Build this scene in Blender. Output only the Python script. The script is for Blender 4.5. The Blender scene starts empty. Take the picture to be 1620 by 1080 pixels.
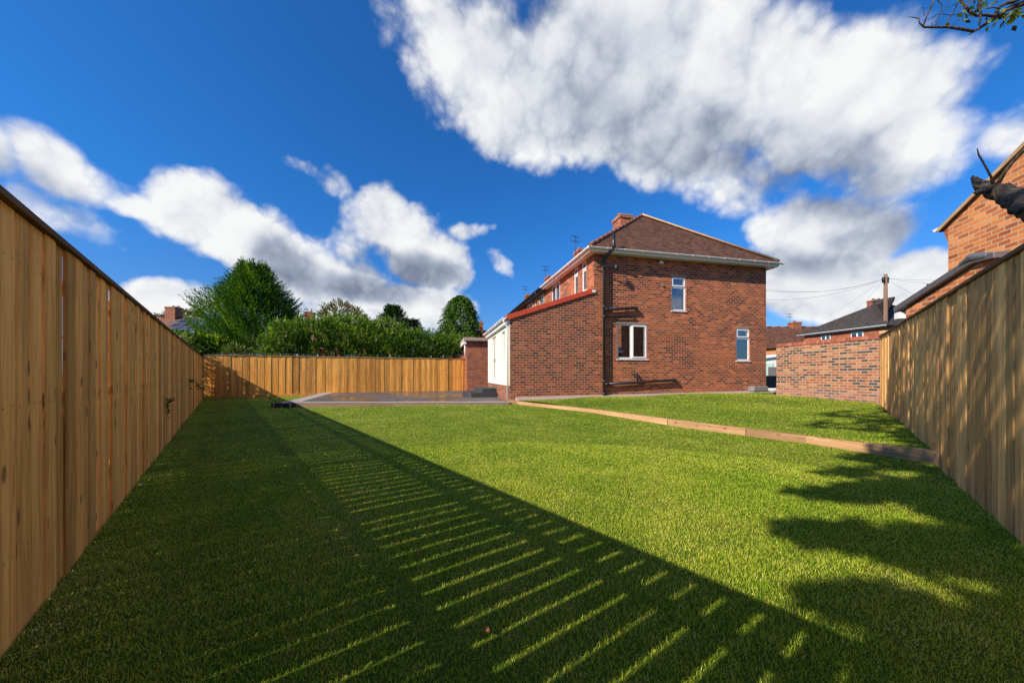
import bpy, math, random
import numpy as np
from mathutils import Vector
R = math.radians
random.seed(7); rng = np.random.default_rng(7)
C = bpy.context.scene.collection
scn = bpy.context.scene

# ------------------------------------------------------------------ camera
FPX, HZ, CH = 540.0, 592.0, 1.1          # focal length in photo pixels, horizon row, eye height
cam = bpy.data.cameras.new('camera'); co = bpy.data.objects.new('camera', cam); C.objects.link(co)
co.location = (0, 0, CH); co.rotation_euler = (R(90), 0, 0)
cam.sensor_width = 36; cam.lens = 12.0; cam.shift_y = 52/1620; cam.clip_start = .05; cam.clip_end = 5000
scn.camera = co

# ------------------------------------------------------------------ light
SUN_EL = R(34.3); SAZ = (-.825, -.565)    # horizontal direction towards the sun
sun = bpy.data.lights.new('sun', 'SUN'); sun.energy = 5.0; sun.angle = R(.53); sun.color = (1, .87, .70)
so = bpy.data.objects.new('sun', sun); C.objects.link(so)
sd = Vector((SAZ[0]*math.cos(SUN_EL), SAZ[1]*math.cos(SUN_EL), math.sin(SUN_EL)))
so.rotation_euler = sd.to_track_quat('Z', 'Y').to_euler()
scn.view_settings.view_transform = 'Standard'; scn.view_settings.look = 'None'
scn.view_settings.exposure = 0.5; scn.view_settings.gamma = 1

# ------------------------------------------------------------------ node helpers
CN = 1.7; SKYMUL = (.0165, .067, .122)
class NT:
    def __init__(s, nt): s.nt = nt
    def n(s, t, **kw):
        o = s.nt.nodes.new(t)
        for k, v in kw.items(): setattr(o, k, v)
        return o
    def set(s, inp, v):
        if hasattr(v, 'is_output') or isinstance(v, bpy.types.NodeSocket): s.nt.links.new(v, inp)
        elif v is not None: inp.default_value = v
    def m(s, op, a, b=None, c=None, clamp=False):
        o = s.n('ShaderNodeMath', operation=op, use_clamp=clamp)
        s.set(o.inputs[0], a)
        if b is not None: s.set(o.inputs[1], b)
        if c is not None: s.set(o.inputs[2], c)
        return o.outputs[0]
    def mix(s, f, a, b, mode='MIX'):
        o = s.n('ShaderNodeMix', data_type='RGBA', blend_type=mode)
        s.set(o.inputs[0], f)
        s.set(o.inputs[6], a if not isinstance(a, tuple) else (*a[:3], 1))
        s.set(o.inputs[7], b if not isinstance(b, tuple) else (*b[:3], 1))
        return o.outputs[2]
    def sep(s, v):
        o = s.n('ShaderNodeSeparateXYZ'); s.set(o.inputs[0], v); return o.outputs
    def comb(s, x, y, z=0.0):
        o = s.n('ShaderNodeCombineXYZ')
        for i, v in enumerate((x, y, z)): s.set(o.inputs[i], v)
        return o.outputs[0]
    def noise(s, v, scale, detail=4, rough=.55, dist=0.0, dim='3D'):
        o = s.n('ShaderNodeTexNoise', noise_dimensions=dim)
        if v is not None: s.set(o.inputs['Vector'], v)
        o.inputs['Scale'].default_value = scale; o.inputs['Detail'].default_value = detail
        o.inputs['Roughness'].default_value = rough; o.inputs['Distortion'].default_value = dist
        return o.outputs['Fac']
    def ramp(s, f, stops, interp='LINEAR'):
        o = s.n('ShaderNodeValToRGB'); s.set(o.inputs[0], f); cr = o.color_ramp; cr.interpolation = interp
        while len(cr.elements) < len(stops): cr.elements.new(.5)
        for e, (p, c) in zip(cr.elements, stops):
            e.position = p; e.color = (*c, 1) if isinstance(c, tuple) else (c, c, c, 1)
        return o.outputs[0]
    def ss(s, v, a, b):
        o = s.n('ShaderNodeMapRange', interpolation_type='SMOOTHSTEP')
        s.set(o.inputs[0], v); o.inputs[1].default_value = a; o.inputs[2].default_value = b
        return o.outputs[0]
    def scale(s, v, k):
        o = s.n('ShaderNodeVectorMath', operation='MULTIPLY'); s.set(o.inputs[0], v); s.set(o.inputs[1], k); return o.outputs[0]
    def uv(s): return s.n('ShaderNodeUVMap').outputs[0]
    def obj(s): return s.n('ShaderNodeTexCoord').outputs['Object']
    def attr(s, name='rnd'): return s.n('ShaderNodeAttribute', attribute_name=name).outputs['Fac']
    def white(s, v):
        o = s.n('ShaderNodeTexWhiteNoise', noise_dimensions='3D'); s.set(o.inputs['Vector'], v); return o.outputs[0]

def mat(name):
    m = bpy.data.materials.new(name); m.use_nodes = True; t = NT(m.node_tree)
    return m, t, m.node_tree.nodes['Principled BSDF']
def bump(t, b, hgt, strength=.5, dist=.01):
    o = t.n('ShaderNodeBump'); o.inputs['Strength'].default_value = strength; o.inputs['Distance'].default_value = dist
    t.set(o.inputs['Height'], hgt); t.set(b.inputs['Normal'], o.outputs[0])

# ------------------------------------------------------------------ sky with clouds (world)
w = bpy.data.worlds.new('World'); scn.world = w; w.use_nodes = True
W = NT(w.node_tree); bg = w.node_tree.nodes['Background']
sky = W.n('ShaderNodeTexSky', sky_type='NISHITA'); sky.sun_disc = False
sky.sun_elevation = SUN_EL; sky.sun_rotation = math.atan2(SAZ[0], SAZ[1]); sky.altitude = 50; sky.dust_density = .6; sky.ozone_density = 2.5
# each cloud lobe: direction and angular half-sizes given by photo pixels (cx, cy, half width, half height, tilt deg, weight)
BLOBS = [(120,265,100,52,18,1.1),(10,245,60,45,0,.8),(100,340,110,44,28,.6),(215,320,50,24,25,.8),
 (320,345,92,68,8,1.35),(410,390,100,64,28,1.2),(530,440,140,62,18,1.25),(650,482,120,48,5,1.2),(540,500,130,36,0,.9),
 (622,352,82,62,0,1.8),(680,405,86,56,8,1.6),(560,385,60,44,0,1.0),(745,366,36,17,0,.9),(788,412,32,20,35,.9),
 (470,262,60,16,18,.55),(525,295,40,22,40,.6),(275,474,85,36,0,1.2),
 (830,150,195,130,18,1.3),(1040,110,300,200,5,1.7),(1310,150,280,170,15,1.5),(1060,250,210,80,12,1.1),
 (1430,230,150,85,-25,.85),(700,70,120,110,20,.8),
 (1310,375,165,66,8,1.25),(1300,462,180,60,-4,1.8),(1470,450,170,52,-8,1.7),
 (1610,215,70,60,-30,.8),(1560,330,70,40,-35,.6)]
GREY = [(1010,200,230,80,15,.30),(1190,245,230,80,8,.65),(1320,300,160,50,0,.6),(470,420,70,34,25,.75),(650,425,110,34,8,1.0),(590,455,120,28,8,.75),(1260,420,130,26,0,.4),(90,300,90,30,20,.35),(900,60,160,70,0,.25),(1420,370,120,34,0,.35)]
def azel(px, py):
    x, z = (px-810)/FPX, (HZ-py)/FPX
    return math.atan2(x, 1), math.atan2(z, math.hypot(x, 1))
gen = W.n('ShaderNodeTexCoord').outputs['Generated']
wn = W.n('ShaderNodeTexNoise'); W.set(wn.inputs['Vector'], gen); wn.inputs['Scale'].default_value = 6; wn.inputs['Detail'].default_value = 3
sub = W.n('ShaderNodeVectorMath', operation='MULTIPLY_ADD'); W.set(sub.inputs[0], wn.outputs['Color']); sub.inputs[1].default_value = (.09, .09, .09); sub.inputs[2].default_value = (-.045, -.045, -.045)
ad = W.n('ShaderNodeVectorMath', operation='ADD'); W.set(ad.inputs[0], gen); W.set(ad.inputs[1], sub.outputs[0])
X, Y, Z = W.sep(ad.outputs[0])
ae = W.comb(W.m('ARCTAN2', X, Y), W.m('ARCTAN2', Z, W.m('SQRT', W.m('ADD', W.m('MULTIPLY', X, X), W.m('MULTIPLY', Y, Y)))))
def lobes(lst, k0):
    acc = None
    for (cx, cy, rx, ry, tl, wt) in lst:
        a0, e0 = azel(cx, cy); th = R(tl)
        a1, e1 = azel(cx+rx*math.cos(th), cy+rx*math.sin(th)); a2, e2 = azel(cx+ry*math.sin(th), cy-ry*math.cos(th))
        mp = W.n('ShaderNodeMapping', vector_type='TEXTURE'); W.set(mp.inputs[0], ae)
        mp.inputs['Location'].default_value = (a0, e0, 0); mp.inputs['Rotation'].default_value = (0, 0, math.atan2(e1-e0, a1-a0))
        mp.inputs['Scale'].default_value = (math.hypot(a1-a0, e1-e0), math.hypot(a2-a0, e2-e0), 1)
        ln = W.n('ShaderNodeVectorMath', operation='DOT_PRODUCT'); W.set(ln.inputs[0], mp.outputs[0]); W.set(ln.inputs[1], mp.outputs[0])
        g = W.m('MULTIPLY_ADD', ln.outputs['Value'], -wt, wt*k0)
        if acc is None: acc = g
        else:
            o = W.n('ShaderNodeMath', operation='SMOOTH_MAX'); W.set(o.inputs[0], acc); W.set(o.inputs[1], g); o.inputs[2].default_value = .3; acc = o.outputs[0]
    return acc
shape = W.m('MAXIMUM', lobes(BLOBS, 1.22), -1.0)
def billow(v, sc, det):                                             # rounded cauliflower heads
    o = W.n('ShaderNodeTexVoronoi', feature='F1'); W.set(o.inputs['Vector'], v); o.inputs['Scale'].default_value = sc
    o.inputs['Detail'].default_value = det; o.inputs['Roughness'].default_value = .55; o.inputs['Lacunarity'].default_value = 2.3; return o.outputs['Distance']
fine = W.n('ShaderNodeTexNoise'); W.set(fine.inputs['Vector'], gen); fine.inputs['Scale'].default_value = 14; fine.inputs['Detail'].default_value = 5; fine.inputs['Roughness'].default_value = .6
fv = W.n('ShaderNodeVectorMath', operation='MULTIPLY_ADD'); W.set(fv.inputs[0], fine.outputs['Color']); fv.inputs[1].default_value = (.045, .045, .045); W.set(fv.inputs[2], gen)
off = W.n('ShaderNodeVectorMath', operation='ADD'); W.set(off.inputs[0], fv.outputs[0]); off.inputs[1].default_value = (-.022, -.012, .034)
b0 = billow(fv.outputs[0], 5.5, 3.0); b1 = billow(off.outputs[0], 5.5, 1.5)
n1 = W.noise(gen, 5.5, 8, .58)
back = W.m('MULTIPLY', W.ss(Y, .1, -.5), .85)                       # the unseen half of the sky: loose cloud cover added to brighten the shade
dn = W.m('ADD', W.m('MAXIMUM', shape, W.m('SUBTRACT', back, .6)), W.m('MULTIPLY', W.m('SUBTRACT', n1, .5), CN))
dn = W.m('ADD', dn, W.m('MULTIPLY', W.m('SUBTRACT', .78, b0), .95))
alpha = W.ss(dn, -.05, .80)
grey = W.m('MULTIPLY', W.ss(W.m('ADD', lobes(GREY, 1.0), W.m('MULTIPLY', W.m('SUBTRACT', n1, .5), .9)), -.5, 1.0), .80)
side = W.m('MULTIPLY', W.m('SUBTRACT', b1, b0), W.m('MULTIPLY_ADD', W.ss(dn, .6, 2.0), -.5, .8))
shade = W.m('ADD', W.m('SUBTRACT', .97, grey), side, clamp=True)
ccol = W.ramp(shade, [(.0, (.15, .18, .25)), (.35, (.30, .335, .41)), (.7, (.52, .54, .58)), (1.0, (.66, .665, .67))])
skyc = W.mix(1.0, sky.outputs[0], W.mix(W.ss(Z, .0, .42), (.034, .056, .090), SKYMUL), 'MULTIPLY')
bg.inputs['Strength'].default_value = 1.0
W.set(bg.inputs['Color'], W.mix(alpha, skyc, ccol))

# ------------------------------------------------------------------ materials
def simple(name, col, rough=.6, metal=0.0, var=.12, sc=3.0, bmp=0.0, fine=40.0):
    m, t, b = mat(name)
    f = t.noise(t.obj(), sc, 5, .6)
    k = t.m('ADD', 1-var, t.m('MULTIPLY', f, 2*var))
    t.set(b.inputs['Base Color'], t.mix(1.0, col, t.comb(k, k, k), 'MULTIPLY'))
    b.inputs['Roughness'].default_value = rough; b.inputs['Metallic'].default_value = metal
    if bmp: bump(t, b, t.noise(t.obj(), fine, 4, .6), bmp, .01)
    return m
def brick(name, pal, mortar, mort=.020, course=.085, length=.23, bw=.35, big=.25, dark=0.0, low=None):
    m, t, b = mat(name)
    u, v, _ = t.sep(t.uv())
    u = t.m('ADD', u, 100.0); v = t.m('ADD', v, 30.0)
    row = t.m('FLOOR', t.m('DIVIDE', v, course)); fv = t.m('FRACT', t.m('DIVIDE', v, course))
    uu = t.m('ADD', t.m('DIVIDE', u, length), t.m('MULTIPLY', t.m('MODULO', row, 2.0), .5))
    col = t.m('FLOOR', uu); fu = t.m('FRACT', uu)
    rnd = t.white(t.comb(col, row, 3.3)); rn2 = t.white(t.comb(row, col, 7.7))
    c = t.ramp(rnd, pal, 'LINEAR')
    nz = t.noise(t.uv(), .8, 3, .5)
    # clusters of similar bricks
    c = t.mix(t.m('MULTIPLY', t.ss(t.m('ADD', nz, t.m('MULTIPLY', rn2, .25)), .45, .80), big), c, pal[-1][1], 'MIX')
    if dark: c = t.mix(t.m('GREATER_THAN', t.m('ADD', rn2, t.m('MULTIPLY', nz, .9)), dark), c, (.055, .050, .055))
    fn = t.noise(t.uv(), 25, 4, .7)
    k = t.m('ADD', .70, t.m('MULTIPLY', fn, .6))
    c = t.mix(1.0, c, t.comb(k, k, k), 'MULTIPLY')
    st_ = t.m('ADD', .72, t.m('MULTIPLY', t.noise(t.scale(t.uv(), (1.1, .35, 1)), 1.0, 5, .65), .56)); c = t.mix(1.0, c, t.comb(st_, st_, st_), 'MULTIPLY')
    mk = t.m('MAXIMUM', t.m('LESS_THAN', fu, mort/length), t.m('LESS_THAN', fv, mort/course))
    mc = t.mix(t.noise(t.uv(), 3, 3, .6), mortar, tuple(x*.65 for x in mortar))
    c = t.mix(mk, c, mc)
    if low is not None:   # lime bloom / damp stain on the lowest courses
        st = t.m('MULTIPLY', t.ss(t.m('ADD', v, t.m('MULTIPLY', nz, .5)), 30+low[0]+.25, 30+low[0]), low[1])
        c = t.mix(st, c, low[2])
    t.set(b.inputs['Base Color'], c); b.inputs['Roughness'].default_value = .88
    bump(t, b, t.m('ADD', t.m('SUBTRACT', 1.0, mk), t.m('MULTIPLY', fn, .4)), .5, .008)
    return m
def wood(name, c1, c2, knot=(.12, .05, .02), rough=.8, streak=.5, horiz=False):
    m, t, b = mat(name)
    r = t.attr(); uvv = t.uv()
    if horiz: a_, b_, _ = t.sep(uvv); uvv = t.comb(b_, a_)
    off = t.comb(t.m('MULTIPLY', r, 37.0), t.m('MULTIPLY', r, 91.0))
    a = t.n('ShaderNodeVectorMath', operation='ADD'); t.set(a.inputs[0], uvv); t.set(a.inputs[1], off)
    p = a.outputs[0]
    g1 = t.noise(t.scale(p, (26, 1.3, 1)), 1.0, 5, .65, .6)
    g2 = t.noise(t.scale(p, (90, 3.5, 1)), 1.0, 3, .6, .2)
    g3 = t.noise(t.scale(p, (5, .7, 1)), 1.0, 2, .5)
    c = t.mix(t.ss(g1, .30, .72), c1, c2)
    tone = t.m('ADD', .70, t.m('MULTIPLY', r, .72))
    tone = t.m('MULTIPLY', tone, t.m('ADD', .72, t.m('MULTIPLY', g2, .55)))
    tone = t.m('MULTIPLY', tone, t.m('ADD', .62, t.m('MULTIPLY', g3, .76)))
    g4 = t.noise(t.scale(p, (30, 2.0, 1)), 1.0, 5, .75, 1.0); tone = t.m('MULTIPLY', tone, t.m('SUBTRACT', 1.0, t.m('MULTIPLY', t.ss(g4, .54, .74), .6)))
    c = t.mix(1.0, c, t.comb(tone, tone, tone), 'MULTIPLY')
    # green-grey treated streaks on some boards
    c = t.mix(t.m('MULTIPLY', t.ss(t.m('FRACT', t.m('MULTIPLY', r, 7.3)), .5, 1.0), streak*.5), c, t.mix(.5, c, (.36, .27, .14)))
    vo = t.n('ShaderNodeTexVoronoi'); t.set(vo.inputs['Vector'], t.scale(p, (9, 5.5, 1))); vo.inputs['Scale'].default_value = 1.0
    kn = t.ss(t.m('ADD', vo.outputs['Distance'], t.m('MULTIPLY', g1, .12)), .34, .16)
    sel = t.m('GREATER_THAN', t.sep(vo.outputs['Color'])[0], .70)
    c = t.mix(t.m('MULTIPLY', t.m('MULTIPLY', kn, sel), .72), c, knot)
    t.set(b.inputs['Base Color'], c); b.inputs['Roughness'].default_value = rough
    b.inputs['Specular IOR Level'].default_value = .25
    bump(t, b, t.m('ADD', g1, t.m('MULTIPLY', g2, .5)), .5, .004)
    return m
def tiles(name, c1, c2, course=.10, length=.17, spec=.2, moss=None):
    m, t, b = mat(name)
    u, v, _ = t.sep(t.uv()); u = t.m('ADD', u, 100.0); v = t.m('ADD', v, 50.0)
    row = t.m('FLOOR', t.m('DIVIDE', v, course)); fv = t.m('FRACT', t.m('DIVIDE', v, course))
    uu = t.m('ADD', t.m('DIVIDE', u, length), t.m('MULTIPLY', t.m('MODULO', row, 2.0), .5))
    rnd = t.white(t.comb(t.m('FLOOR', uu), row, 1.0)); fu = t.m('FRACT', uu)
    c = t.mix(rnd, c1, c2)
    n = t.noise(t.uv(), 1.3, 5, .65); k = t.m('ADD', .55, t.m('MULTIPLY', n, .9))
    c = t.mix(1.0, c, t.comb(k, k, k), 'MULTIPLY')
    if moss: c = t.mix(t.m('MULTIPLY', t.ss(t.noise(t.uv(), 4, 5, .7), .60, .72), .7), c, moss)
    gap = t.m('MAXIMUM', t.m('LESS_THAN', fu, .06), t.m('LESS_THAN', fv, .12))
    c = t.mix(t.m('MULTIPLY', gap, .55), c, (.03, .02, .015))
    t.set(b.inputs['Base Color'], c); b.inputs['Roughness'].default_value = .85; b.inputs['Specular IOR Level'].default_value = spec
    bump(t, b, t.m('SUBTRACT', t.m('ADD', t.m('MULTIPLY', fv, -.8), t.m('MULTIPLY', rnd, .4)), gap), .8, .02)
    return m
def leafmat(name, stops, trans=.35):
    m, t, b = mat(name)
    c = t.ramp(t.attr(), stops)
    d = t.n('ShaderNodeBsdfDiffuse'); tr = t.n('ShaderNodeBsdfTranslucent'); mx = t.n('ShaderNodeMixShader')
    gl = t.n('ShaderNodeBsdfGlossy'); gl.inputs['Roughness'].default_value = .45; gl.inputs['Color'].default_value = (.5, .5, .5, 1)
    t.set(d.inputs[0], c); t.set(tr.inputs[0], t.mix(1.0, c, (1.1, 1.15, .5), 'MULTIPLY'))
    mx.inputs[0].default_value = trans
    t.nt.links.new(d.outputs[0], mx.inputs[1]); t.nt.links.new(tr.outputs[0], mx.inputs[2])
    m2 = t.n('ShaderNodeMixShader'); m2.inputs[0].default_value = .04
    t.nt.links.new(mx.outputs[0], m2.inputs[1]); t.nt.links.new(gl.outputs[0], m2.inputs[2])
    t.nt.links.new(m2.outputs[0], t.nt.nodes['Material Output'].inputs[0])
    return m
M = {}
M['brick'] = brick('house_brick', [(.0, (.055, .010, .005)), (.42, (.15, .024, .008)), (.78, (.33, .050, .013)), (1, (.52, .14, .035))], (.47, .26, .16), mort=.023, big=.4, low=(.55, .45, (.20, .13, .11)))
M['brick_ext'] = brick('extension_brick', [(.0, (.04, .018, .016)), (.3, (.09, .025, .016)), (.6, (.20, .04, .02)), (.85, (.30, .065, .025)), (1, (.36, .11, .05))], (.46, .25, .15), mort=.022, big=.3)
M['brick_wall'] = brick('garden_wall_brick', [(.0, (.10, .035, .028)), (.3, (.22, .065, .035)), (.7, (.32, .115, .055)), (1, (.42, .21, .11))], (.48, .33, .22), big=.35, dark=1.20, mort=.024, low=(.75, .35, (.36, .20, .16)))
M['brick_orange'] = brick('orange_brick', [(.0, (.26, .06, .025)), (.3, (.45, .12, .035)), (.7, (.60, .19, .05)), (1, (.70, .28, .09))], (.62, .42, .24), big=.3)
M['brick_red'] = brick('red_brick', [(.0, (.16, .035, .02)), (.5, (.30, .07, .03)), (1, (.42, .12, .045))], (.30, .18, .12), big=.3)
M['brick_coping'] = brick('coping_brick', [(.0, (.18, .045, .03)), (.5, (.32, .08, .045)), (1, (.44, .14, .08))], (.30, .2, .14), course=.5, length=.085, mort=.012)
M['fence'] = wood('treated_pine', (.88, .47, .12), (.58, .27, .06))
M['fence_back'] = wood('golden_pine', (.80, .40, .085), (.58, .23, .04), knot=(.16, .05, .015))
M['fence_right'] = wood('weathered_pine', (.84, .48, .18), (.54, .27, .085), streak=.4)
M['sleeper'] = wood('new_sleeper', (.44, .27, .14), (.30, .16, .08), horiz=True)
M['sleeper_dark'] = wood('dark_sleeper', (.07, .05, .04), (.035, .025, .02), horiz=True)
M['edge'] = wood('brown_edge_board', (.22, .15, .10), (.14, .09, .06), horiz=True)  # darker brown for the board along the patio front
M['cap'] = wood('fence_capping', (.16, .09, .045), (.09, .05, .03), horiz=True)
M['cap_back'] = wood('pale_capping', (.44, .30, .15), (.32, .2, .09), horiz=True)
M['rooftile'] = tiles('brown_roof_tiles', (.070, .034, .022), (.15, .066, .038), moss=(.14, .11, .05))
M['roofred'] = tiles('red_roof_tiles', (.45, .06, .02), (.55, .10, .03))
M['roofdark'] = tiles('dark_slates', (.035, .032, .030), (.075, .065, .058), moss=(.16, .07, .03))
M['roofbrown'] = tiles('brown_tiles', (.10, .042, .025), (.15, .07, .045), course=.3, length=.3)
M['roofpan'] = tiles('pantiles', (.14, .07, .05), (.24, .12, .085), course=.34, length=.24)
M['ridge'] = simple('clay_ridge_tile', (.24, .09, .05), .85, var=.35, sc=5, bmp=.4)
M['ridge_pale'] = simple('mortared_hip_tile', (.45, .30, .16), .9, var=.5, sc=4, bmp=.6)
M['verge'] = simple('red_verge_tile', (.55, .07, .025), .55, var=.3, sc=6, bmp=.3)
M['upvc'] = simple('white_upvc', (.80, .80, .80), .35, var=.04)
M['soffit'] = simple('soffit_board', (.70, .69, .66), .5, var=.08)
M['render'] = simple('cream_render', (.74, .70, .57), .9, var=.05, sc=2, bmp=.2)
M['black'] = simple('black_pipe_plastic', (.018, .018, .020), .32, var=.4, sc=6, bmp=.1)
M['iron'] = simple('dark_metal', (.05, .05, .055), .5, metal=.6)
M['nail'] = simple('nail_metal', (.10, .08, .07), .5, metal=.5)
M['lead'] = simple('lead_flashing', (.16, .17, .19), .45, metal=.5, var=.3, sc=8, bmp=.6, fine=12)
M['concrete'] = simple('concrete', (.34, .27, .21), .9, var=.3, sc=6, bmp=.5)
M['stone'] = simple('grey_stone', (.20, .19, .19), .9, var=.35, sc=8, bmp=.7)
M['slate'] = simple('dark_slate', (.035, .038, .042), .55, var=.5, sc=9, bmp=.8, fine=18)
M['white'] = simple('white_paint', (.80, .82, .80), .5, var=.05)
M['mint'] = simple('mint_panel', (.55, .75, .66), .5, var=.08)
M['pot'] = simple('clay_pot', (.42, .13, .06), .8, var=.2)
M['teal'] = simple('teal_plastic', (.02, .28, .22), .5)
M['orangep'] = simple('orange_plastic', (.6, .15, .05), .5)
M['curtain'] = simple('net_curtain', (.55, .53, .47), .9, var=.1)
M['lintel'] = simple('stone_lintel', (.32, .22, .15), .9, var=.2, bmp=.4)
M['room'] = simple('room_plaster', (.60, .58, .55), .9)
m, t, b = mat('pole_timber'); c = t.mix(t.noise(t.scale(t.obj(), (8, 8, .6)), 1, 4, .6), (.10, .055, .035), (.26, .15, .10))
t.set(b.inputs['Base Color'], c); b.inputs['Roughness'].default_value = .9; M['pole'] = m
m, t, b = mat('bark'); nn = t.noise(t.scale(t.obj(), (22, 22, 6)), 1.0, 6, .75, 1.0)
t.set(b.inputs['Base Color'], t.mix(t.ss(nn, .35, .7), (.022, .017, .014), (.17, .125, .09))); b.inputs['Roughness'].default_value = .95
bump(t, b, nn, 1.0, .02); M['bark'] = m
m, t, b = mat('solar_glass'); u, v, _ = t.sep(t.uv())
gr = t.m('MAXIMUM', t.m('LESS_THAN', t.m('FRACT', t.m('DIVIDE', u, 1.0)), .05), t.m('LESS_THAN', t.m('FRACT', t.m('DIVIDE', v, .8)), .06))
t.set(b.inputs['Base Color'], t.mix(gr, (.015, .03, .07), (.22, .25, .30))); b.inputs['Roughness'].default_value = .35; M['solar'] = m
# window glass: mostly mirror at grazing angles, otherwise see-through to the room
m, t, b = mat('window_glass'); t.nt.nodes.remove(b)
fr = t.n('ShaderNodeFresnel'); fr.inputs[0].default_value = 1.6
gl = t.n('ShaderNodeBsdfGlossy'); gl.inputs['Roughness'].default_value = .01; tr = t.n('ShaderNodeBsdfTransparent'); tr.inputs[0].default_value = (.62, .66, .68, 1)
mx = t.n('ShaderNodeMixShader'); t.set(mx.inputs[0], t.m('ADD', t.m('MULTIPLY', fr.outputs[0], 1.1), .30, clamp=True))
t.nt.links.new(tr.outputs[0], mx.inputs[1]); t.nt.links.new(gl.outputs[0], mx.inputs[2]); t.nt.links.new(mx.outputs[0], t.nt.nodes['Material Output'].inputs[0]); M['glass'] = m
# soil/ground and lawn base
def ground_mat(name, a, b2, c3):
    m, t, b = mat(name); o = t.obj()
    f = t.noise(o, .9, 5, .6); g = t.noise(o, 9, 5, .75); hfine = t.noise(o, 60, 3, .7)
    c = t.mix(t.ss(f, .35, .65), a, b2); c = t.mix(t.m('MULTIPLY', t.ss(g, .5, .75), .6), c, c3)
    k = t.m('ADD', .45, t.m('MULTIPLY', hfine, 1.1)); c = t.mix(1.0, c, t.comb(k, k, k), 'MULTIPLY')
    t.set(b.inputs['Base Color'], c); b.inputs['Roughness'].default_value = 1; b.inputs['Specular IOR Level'].default_value = .1
    bump(t, b, t.m('ADD', hfine, g), .8, .02); return m
M['lawn'] = ground_mat('lawn_turf', (.055, .11, .010), (.085, .13, .014), (.14, .13, .03))
M['land'] = ground_mat('rough_ground', (.06, .08, .025), (.09, .10, .035), (.12, .10, .06))
m, t, b = mat('grass_blades'); r = t.attr(); o = t.obj()
pn = t.noise(o, 1.1, 3, .5); pn2 = t.noise(o, 7, 3, .6)
idx = t.m('ADD', t.m('ADD', t.m('MULTIPLY', r, .62), t.m('ADD', t.m('MULTIPLY', pn, .50), t.m('MULTIPLY', t.m('SUBTRACT', t.noise(o, .45, 4, .65), .5), .55))), t.m('MULTIPLY', t.m('SUBTRACT', pn2, .5), .55))
c = t.ramp(idx, [(.0, (.06, .15, .006)), (.30, (.28, .46, .012)), (.54, (.52, .64, .035)), (.78, (.78, .73, .12)), (1, (.88, .76, .32))])
dfs = t.n('ShaderNodeBsdfDiffuse'); trl = t.n('ShaderNodeBsdfTranslucent'); mx = t.n('ShaderNodeMixShader'); mx.inputs[0].default_value = .38
t.set(dfs.inputs[0], c); t.set(trl.inputs[0], c); t.nt.links.new(dfs.outputs[0], mx.inputs[1]); t.nt.links.new(trl.outputs[0], mx.inputs[2])
gl = t.n('ShaderNodeBsdfGlossy'); gl.inputs['Roughness'].default_value = .42; gl.inputs[0].default_value = (.7, .7, .6, 1); m2 = t.n('ShaderNodeMixShader'); m2.inputs[0].default_value = .035
t.nt.links.new(mx.outputs[0], m2.inputs[1]); t.nt.links.new(gl.outputs[0], m2.inputs[2]); t.nt.links.new(m2.outputs[0], t.nt.nodes['Material Output'].inputs[0])
M['grass'] = m
# wet patio
m, t, b = mat('wet_patio_slabs'); o = t.uv(); u, v, _ = t.sep(o)
row = t.m('FLOOR', t.m('DIVIDE', v, .45)); uu = t.m('ADD', t.m('DIVIDE', u, .6), t.m('MULTIPLY', t.m('MODULO', t.m('ADD', row, 100.0), 2.0), .5))
joint = t.m('MAXIMUM', t.m('LESS_THAN', t.m('FRACT', uu), .02), t.m('LESS_THAN', t.m('FRACT', t.m('DIVIDE', v, .45)), .025))
c = t.mix(t.white(t.comb(t.m('FLOOR', uu), row, 2.0)), (.075, .062, .055), (.13, .105, .09))
c = t.mix(t.m('MULTIPLY', joint, .6), c, (.22, .2, .18)); t.set(b.inputs['Base Color'], c)
wet = t.ss(t.noise(o, .5, 3, .5), .42, .55); t.set(b.inputs['Roughness'], t.m('ADD', .22, t.m('MULTIPLY', wet, .4))); M['patio'] = m
M['kerb'] = simple('pale_paving_border', (.34, .30, .27), .8, var=.2, sc=5, bmp=.3)
CONIF = [(.0, (.02, .06, .010)), (.4, (.055, .15, .014)), (.75, (.15, .29, .02)), (1, (.32, .45, .03))]
M['leaf_conifer'] = leafmat('conifer_foliage', CONIF, .25)
M['leaf_hedge'] = leafmat('hedge_foliage', [(.0, (.022, .06, .008)), (.4, (.07, .155, .012)), (.75, (.18, .30, .02)), (1, (.38, .43, .03))], .3)
M['leaf_dark'] = leafmat('dark_conifer_foliage', [(.0, (.012, .032, .012)), (.5, (.028, .07, .018)), (1, (.06, .12, .025))], .2)
M['leaf_cypress'] = leafmat('cypress_foliage', [(.0, (.03, .08, .012)), (.5, (.075, .17, .02)), (1, (.17, .29, .03))], .2)
M['leaf_autumn'] = leafmat('autumn_foliage', [(.0, (.035, .06, .015)), (.4, (.09, .12, .02)), (.7, (.20, .15, .03)), (1, (.30, .12, .03))], .35)
M['leaf_shrub'] = leafmat('shrub_leaves', [(.0, (.06, .10, .02)), (.5, (.13, .19, .04)), (1, (.32, .34, .12))], .35)
M['leaf_tree'] = leafmat('garden_tree_leaves', [(.0, (.03, .06, .015)), (.6, (.07, .12, .02)), (1, (.16, .18, .03))], .3)

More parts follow.
